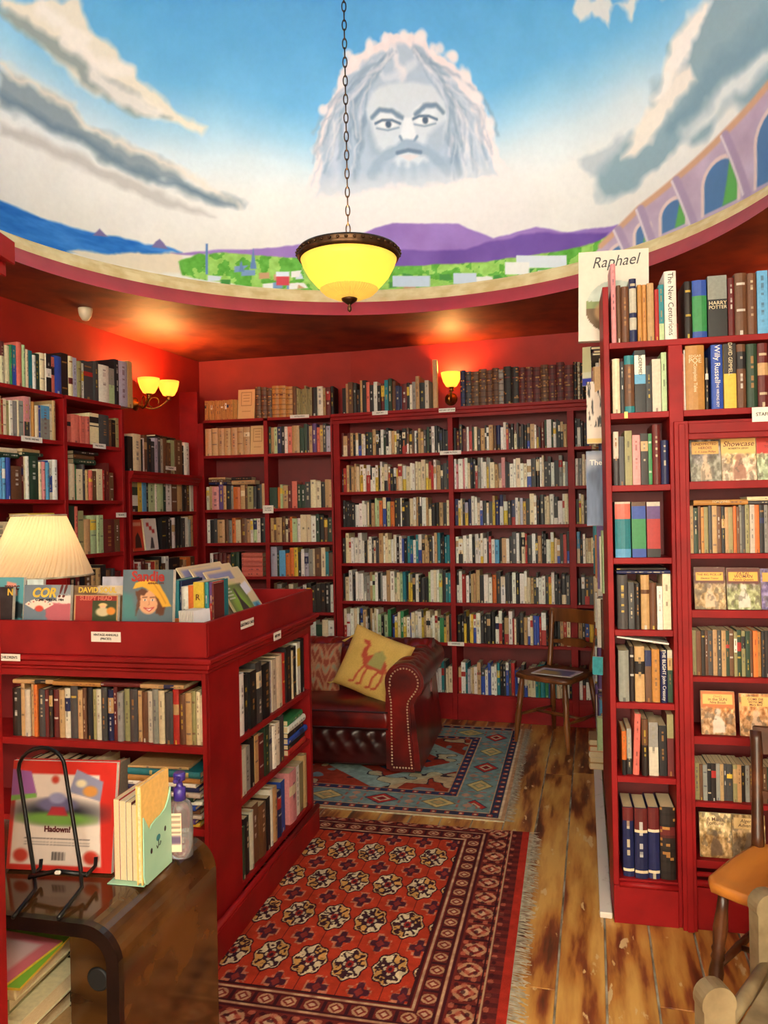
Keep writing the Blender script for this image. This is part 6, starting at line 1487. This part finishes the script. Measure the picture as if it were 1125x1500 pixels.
def heriz(X, Y):
    c = Canvas(X, Y, (164, 60, 40)); n_ = vnoise(X, Y, 40, 8); d = np.minimum(FW - X, np.minimum(Y, FL - Y)); d = np.minimum(d, X)
    along = np.where((FW - X <= np.minimum(Y, FL - Y)), Y, X)
    for a, b, q in ((0, .02, (196, 150, 110)), (.02, .03, (226, 200, 160)), (.03, .075, (58, 60, 80)), (.075, .083, (214, 170, 130)), (.083, .265, (126, 150, 144)), (.265, .273, (214, 170, 130)), (.273, .318, (56, 60, 90)), (.318, .326, (200, 150, 110))): c.blend((d >= a) & (d < b), q)
    for cfd, per, rr in ((.052, .07, .014), (.296, .07, .014)):
        ph = (along / per) % 1 - .5; c.blend((np.maximum(np.abs(ph * per), np.abs(d - cfd)) < rr) * .9, (190, 70, 56)); c.blend((np.maximum(np.abs(ph * per), np.abs(d - cfd)) < rr * .45), (222, 190, 150))
    per = .30; ph = (along / per) % 1 - .5; k = np.floor(along / per) % 2; q = np.hypot(ph * per / 1.3, d - .172)
    dm = np.abs(ph * per) * .8 + np.abs(d - .172)
    for rr, q1, q2 in ((.075, (58, 56, 76), (120, 104, 76)), (.066, (196, 60, 50), (214, 186, 120)), (.04, (220, 190, 150), (150, 150, 110)), (.026, (150, 44, 44), (206, 170, 110))): c.blend(((dm < rr) & (k == 0)) * 1.0, q1); c.blend(((dm < rr) & (k == 1)) * 1.0, q2)
    ph2 = ((along + per / 2) / per) % 1 - .5; st = (np.abs(ph2 * per) < .012 + .012 * np.sin(d * 90)) & (d > .1) & (d < .25); c.blend(st * .8, (206, 140, 110))
    dg = np.sin((along * 1.0 + d) * 40) ; c.blend(((d > .083) & (d < .265) & (np.abs(np.abs(ph) - .33) < .02) & (np.sin(d * 100) > -.3)) * .7, (196, 90, 70))
    # field: stepped medallion and corner pieces
    inf = d > .326; mx, my = np.abs(X - FW + .72), np.abs(Y - FL / 2); stp = np.floor((mx * .9 + my) / .05) * .05
    c.blend((inf & (stp < .5)) * 1.0, (206, 184, 140)); c.blend((inf & (stp < .46)) * 1.0, (150, 170, 160)); c.blend((inf & (stp < .3)), (164, 56, 40)); c.blend(inf & (stp < .2), (50, 60, 80))
    bl = vnoise(X, Y, 9, 21, 2); c.blend((inf & (bl > .66)) * .85, (206, 186, 140)); c.blend((inf & (bl < .3)) * .85, (120, 150, 152)); c.blend((inf & (np.abs(bl - .66) < .012)) * .9, (56, 40, 50))
    c.col *= (.84 + .3 * n_)[..., None]; return c.col
rug('patterned_rug', 'teal bordered rug under the leather sofa', UF, FW, FL, 480, 420, heriz, fringe=.05)

# ================================================================ lamps
PX, PY = DC.x - .005, DC.y; RIMZ = 2.545
ep = empty('pendant_lamp', (PX, PY, RIMZ)); tag(ep, 'amber glass bowl pendant lamp hanging on a long chain', 'lamp')
mb = MB(); pr = [(.012, -.168), (.05, -.163), (.09, -.148), (.13, -.118), (.165, -.078), (.188, -.036), (.2, 0.0)]
mb.lathe(pr + [(.195, -.001), (.183, -.037), (.16, -.078), (.126, -.116), (.088, -.144), (.048, -.158), (.012, -.163)], 72, caps=False); mb.build('bowl', M['glass_glow'], ep, colour=False)
mb = MB(); rows = []
for r_, z in ((.02, -.1695), (.06, -.1645), (.1, -.147), (.118, -.13)):
    rows.append([((r_ * (1 + .012 * (k % 2))) * math.cos(2 * math.pi * k / 120), (r_ * (1 + .012 * (k % 2))) * math.sin(2 * math.pi * k / 120), z - .002 * (k % 2)) for k in range(120)])
mb.grid(rows, 0, smooth=False, wrap=True); mb.build('ribbed_base', M['glass_glow'], ep, colour=False)
mb = MB(); mb.lathe([(.194, -.012), (.205, -.008), (.21, .004), (.206, .014), (.212, .02), (.204, .03), (.194, .032), (.194, -.012)], 72, caps=False)
for k in range(40): a = 2 * math.pi * k / 40; mb.lathe([(.001, -.006), (.006, -.003), (.007, .003), (.001, .007)], 6, Matrix.Translation((.211 * math.cos(a), .211 * math.sin(a), .012)))
mb.build('rim', M['bronze'], ep, colour=False)
mb = MB(); mb.lathe([(.001, -.225), (.008, -.218), (.009, -.205), (.005, -.196), (.012, -.19), (.03, -.178), (.034, -.168), (.02, -.163)], 20); mb.build('finial', M['bronze'], ep, colour=False)
for k in range(3):
    a = R(30 + 120 * k); mb = MB(); mb.tube([(.195 * math.cos(a), .195 * math.sin(a), .02), (.1 * math.cos(a), .1 * math.sin(a), .05), (.0, .0, .075)], .0045, 8); mb.build('arm', M['bronze'], ep, colour=False)
mb = MB(); mb.lathe([(.001, .062), (.014, .066), (.016, .08), (.008, .09), (.004, .1)], 16); mb.build('hub', M['bronze'], ep, colour=False)
lk = MB(); lk.tube([(.0085 * math.cos(2 * math.pi * k / 14), 0, .022 * math.sin(2 * math.pi * k / 14)) for k in range(14)], .0026, 6, closed=True)
l0 = lk.build('chain_link', M['bronze'], ep, colour=False); l0.location = (0, 0, .115); zc = .115; k = 1; APEX = RIM + HD - RIMZ
while zc + .038 < APEX - .02:
    zc += .038; c_ = l0.copy(); C.objects.link(c_); c_.parent = ep; c_.location = (0, 0, zc); c_.rotation_euler = (0, 0, R(90) if k % 2 else 0); k += 1
mb = MB(); mb.lathe([(.06, APEX - .004), (.055, APEX - .02), (.02, APEX - .035), (.008, APEX - .05)], 24); mb.build('ceiling_rose', M['bronze'], ep, colour=False)
point_light('pendant_light', (PX, PY, RIMZ - .035), PENDANT_W, (1.0, .98, .94), .05)

def sconce(name, label, base, nrm, shades):
    """base: centre of the wall plate; shades: centres of the glass cups"""
    e = empty(name, base); tag(e, label, 'wall lamp'); inv_ = e.matrix_world.inverted() if False else Matrix.Translation(-Vector(base))
    n = Vector(nrm).normalized(); q = Vector((0, 0, 1)).rotation_difference(n).to_matrix().to_4x4()
    mb = MB(); mb.lathe([(.045, 0), (.048, .006), (.036, .014), (.02, .022), (.014, .04)], 24, q @ Matrix.Scale(1.0, 4)); mb.build('wall_plate', M['brass'], e, colour=False)
    for s in shades:
        s = inv_ @ Vector(s); b = s - Vector((0, 0, .075)); c0 = n * .035; P = []
        for t in np.linspace(0, 1, 14):
            p = c0.lerp(b, t); p = p - Vector((0, 0, .05)) * math.sin(math.pi * t) ; P.append(p)
        mb = MB(); mb.tube(P, .0065, 8)
        cp = c0.lerp(b, .5); mb.tube([cp + n * .0 + (b - c0).normalized() * .035 * math.cos(a) + Vector((0, 0, 1)) * (.035 * math.sin(a) - .005) for a in np.linspace(-.5, 4.4, 16)], .0045, 8); mb.build('arm', M['brass'], e, colour=False)
        mb = MB(); mb.lathe([(.02, -.078), (.012, -.07), (.016, -.055), (.028, -.05)], 16, Matrix.Translation(s)); mb.build('cup', M['brass'], e, colour=False)
        mb = MB(); mb.lathe([(.026, -.052), (.04, -.045), (.06, -.01), (.072, .03), (.075, .056), (.071, .056), (.068, .03), (.056, -.008), (.036, -.041), (.02, -.047)], 32, Matrix.Translation(s), caps=False); mb.build('shade', M['sconce_glow'], e, colour=False)
        point_light(name + '_light', Vector(base) + s + Vector((0, 0, .035)), SCONCE_W, (1, .48, .14), .03)
    return e
wl = Vector((.3186, .9479)); wn = Vector((.948, -.319, 0))
sb = Vector((-1.50, 6.335)) - (6.335 - 5.52) / .9479 * wl
sconce('wall_lamp', 'double brass wall lamp with two lit yellow glass shades on the left wall', (sb.x, sb.y, at(205, 592, 5.52).z), wn, [at(218, 566, 5.36), at(247, 570, 5.56)])
sp = at(661, 585, 5.80)
sconce('wall_lamp', 'single brass wall lamp with lit glass shade on the back wall', (sp.x + .0, sp.y - .005, sp.z), (-.30, -.954, 0), [at(661, 557, 5.66)])
# the matching lamp on the right wall, hidden behind the right bookcase
wr = Vector((2.93, 5.045)) - Vector((1.98, 7.445)).normalized() * 1.15
sconce('wall_lamp', 'brass wall lamp on the right wall behind the staff shelves', (wr.x, wr.y, 2.28), (-.966, .257, 0), [(wr.x - .13, wr.y + .03, 2.36)])
es_ = Vector(((125 - 562.5 + .019 * 298) / F * 4.655, 4.655, SOF)); mb = MB(); mb.lathe([(.004, -.075), (.02, -.07), (.036, -.045), (.042, -.015), (.042, 0)], 20)
o = mb.build('motion_sensor', M['sensor'], loc=es_, colour=False); tag(o, 'small white motion sensor on the red ceiling', 'sensor')

# bookcase end beside the camera on the left
ex_ = at(9, 1500, 1.22).x
en = empty('bookcase', (ex_, 1.0, 0), R(-1)); tag(en, 'red bookcase end at the left edge close to the camera', 'bookcase')
board('side_panel', -.03, 0, 0, .22, 0, 1.86, en); board('side_panel', -.62, -.59, 0, .22, 0, 1.86, en); board('back_panel', -.59, -.03, .2, .22, 0, 1.86, en, 'red_back')
for z in (.15, .5, .85, 1.2, 1.55): board('shelf', -.59, -.03, .01, .2, z - .022, z, en)
zc = at(10, 402, 1.22).z
board('cornice', -.64, .012, -.02, .235, zc, zc + .022, en); board('cornice', -.65, .022, -.03, .245, zc + .022, zc + .06, en); board('top_board', -.6, -.02, .0, .22, 1.85, zc, en)
# globe lamps added behind the camera for soft fill, never in view
for lx_, ly_ in ((-1.8, -.6), (.3, -.9)):
    e = empty('ceiling_lamp', (lx_, ly_, SOF)); tag(e, f"added white globe fill lamp behind the camera, {'left' if lx_ < -1 else 'right'} one", 'lamp')
    mb = MB(); mb.lathe([(.05, 0), (.05, -.02), (.03, -.03)], 20); mb.build('rose', M['brass'], e, colour=False)
    mb = MB(); mb.lathe([(.03, -.03), (.1, -.06), (.13, -.12), (.1, -.19), (.02, -.22)], 24); mb.build('globe', glow('fill_globe_glow', (1, .92, .8), 1.0, .5, .2), e, colour=False)
    point_light('ceiling_lamp_light', (lx_, ly_, SOF - .26), GLOBE_FILL_W, (1.0, .94, .78), .12)

so = STUFF.build('shelved_books', [M['book'], M['page']]); tag(so, 'tightly packed rows of small assorted books filling the far shelves', 'books', kind='stuff')
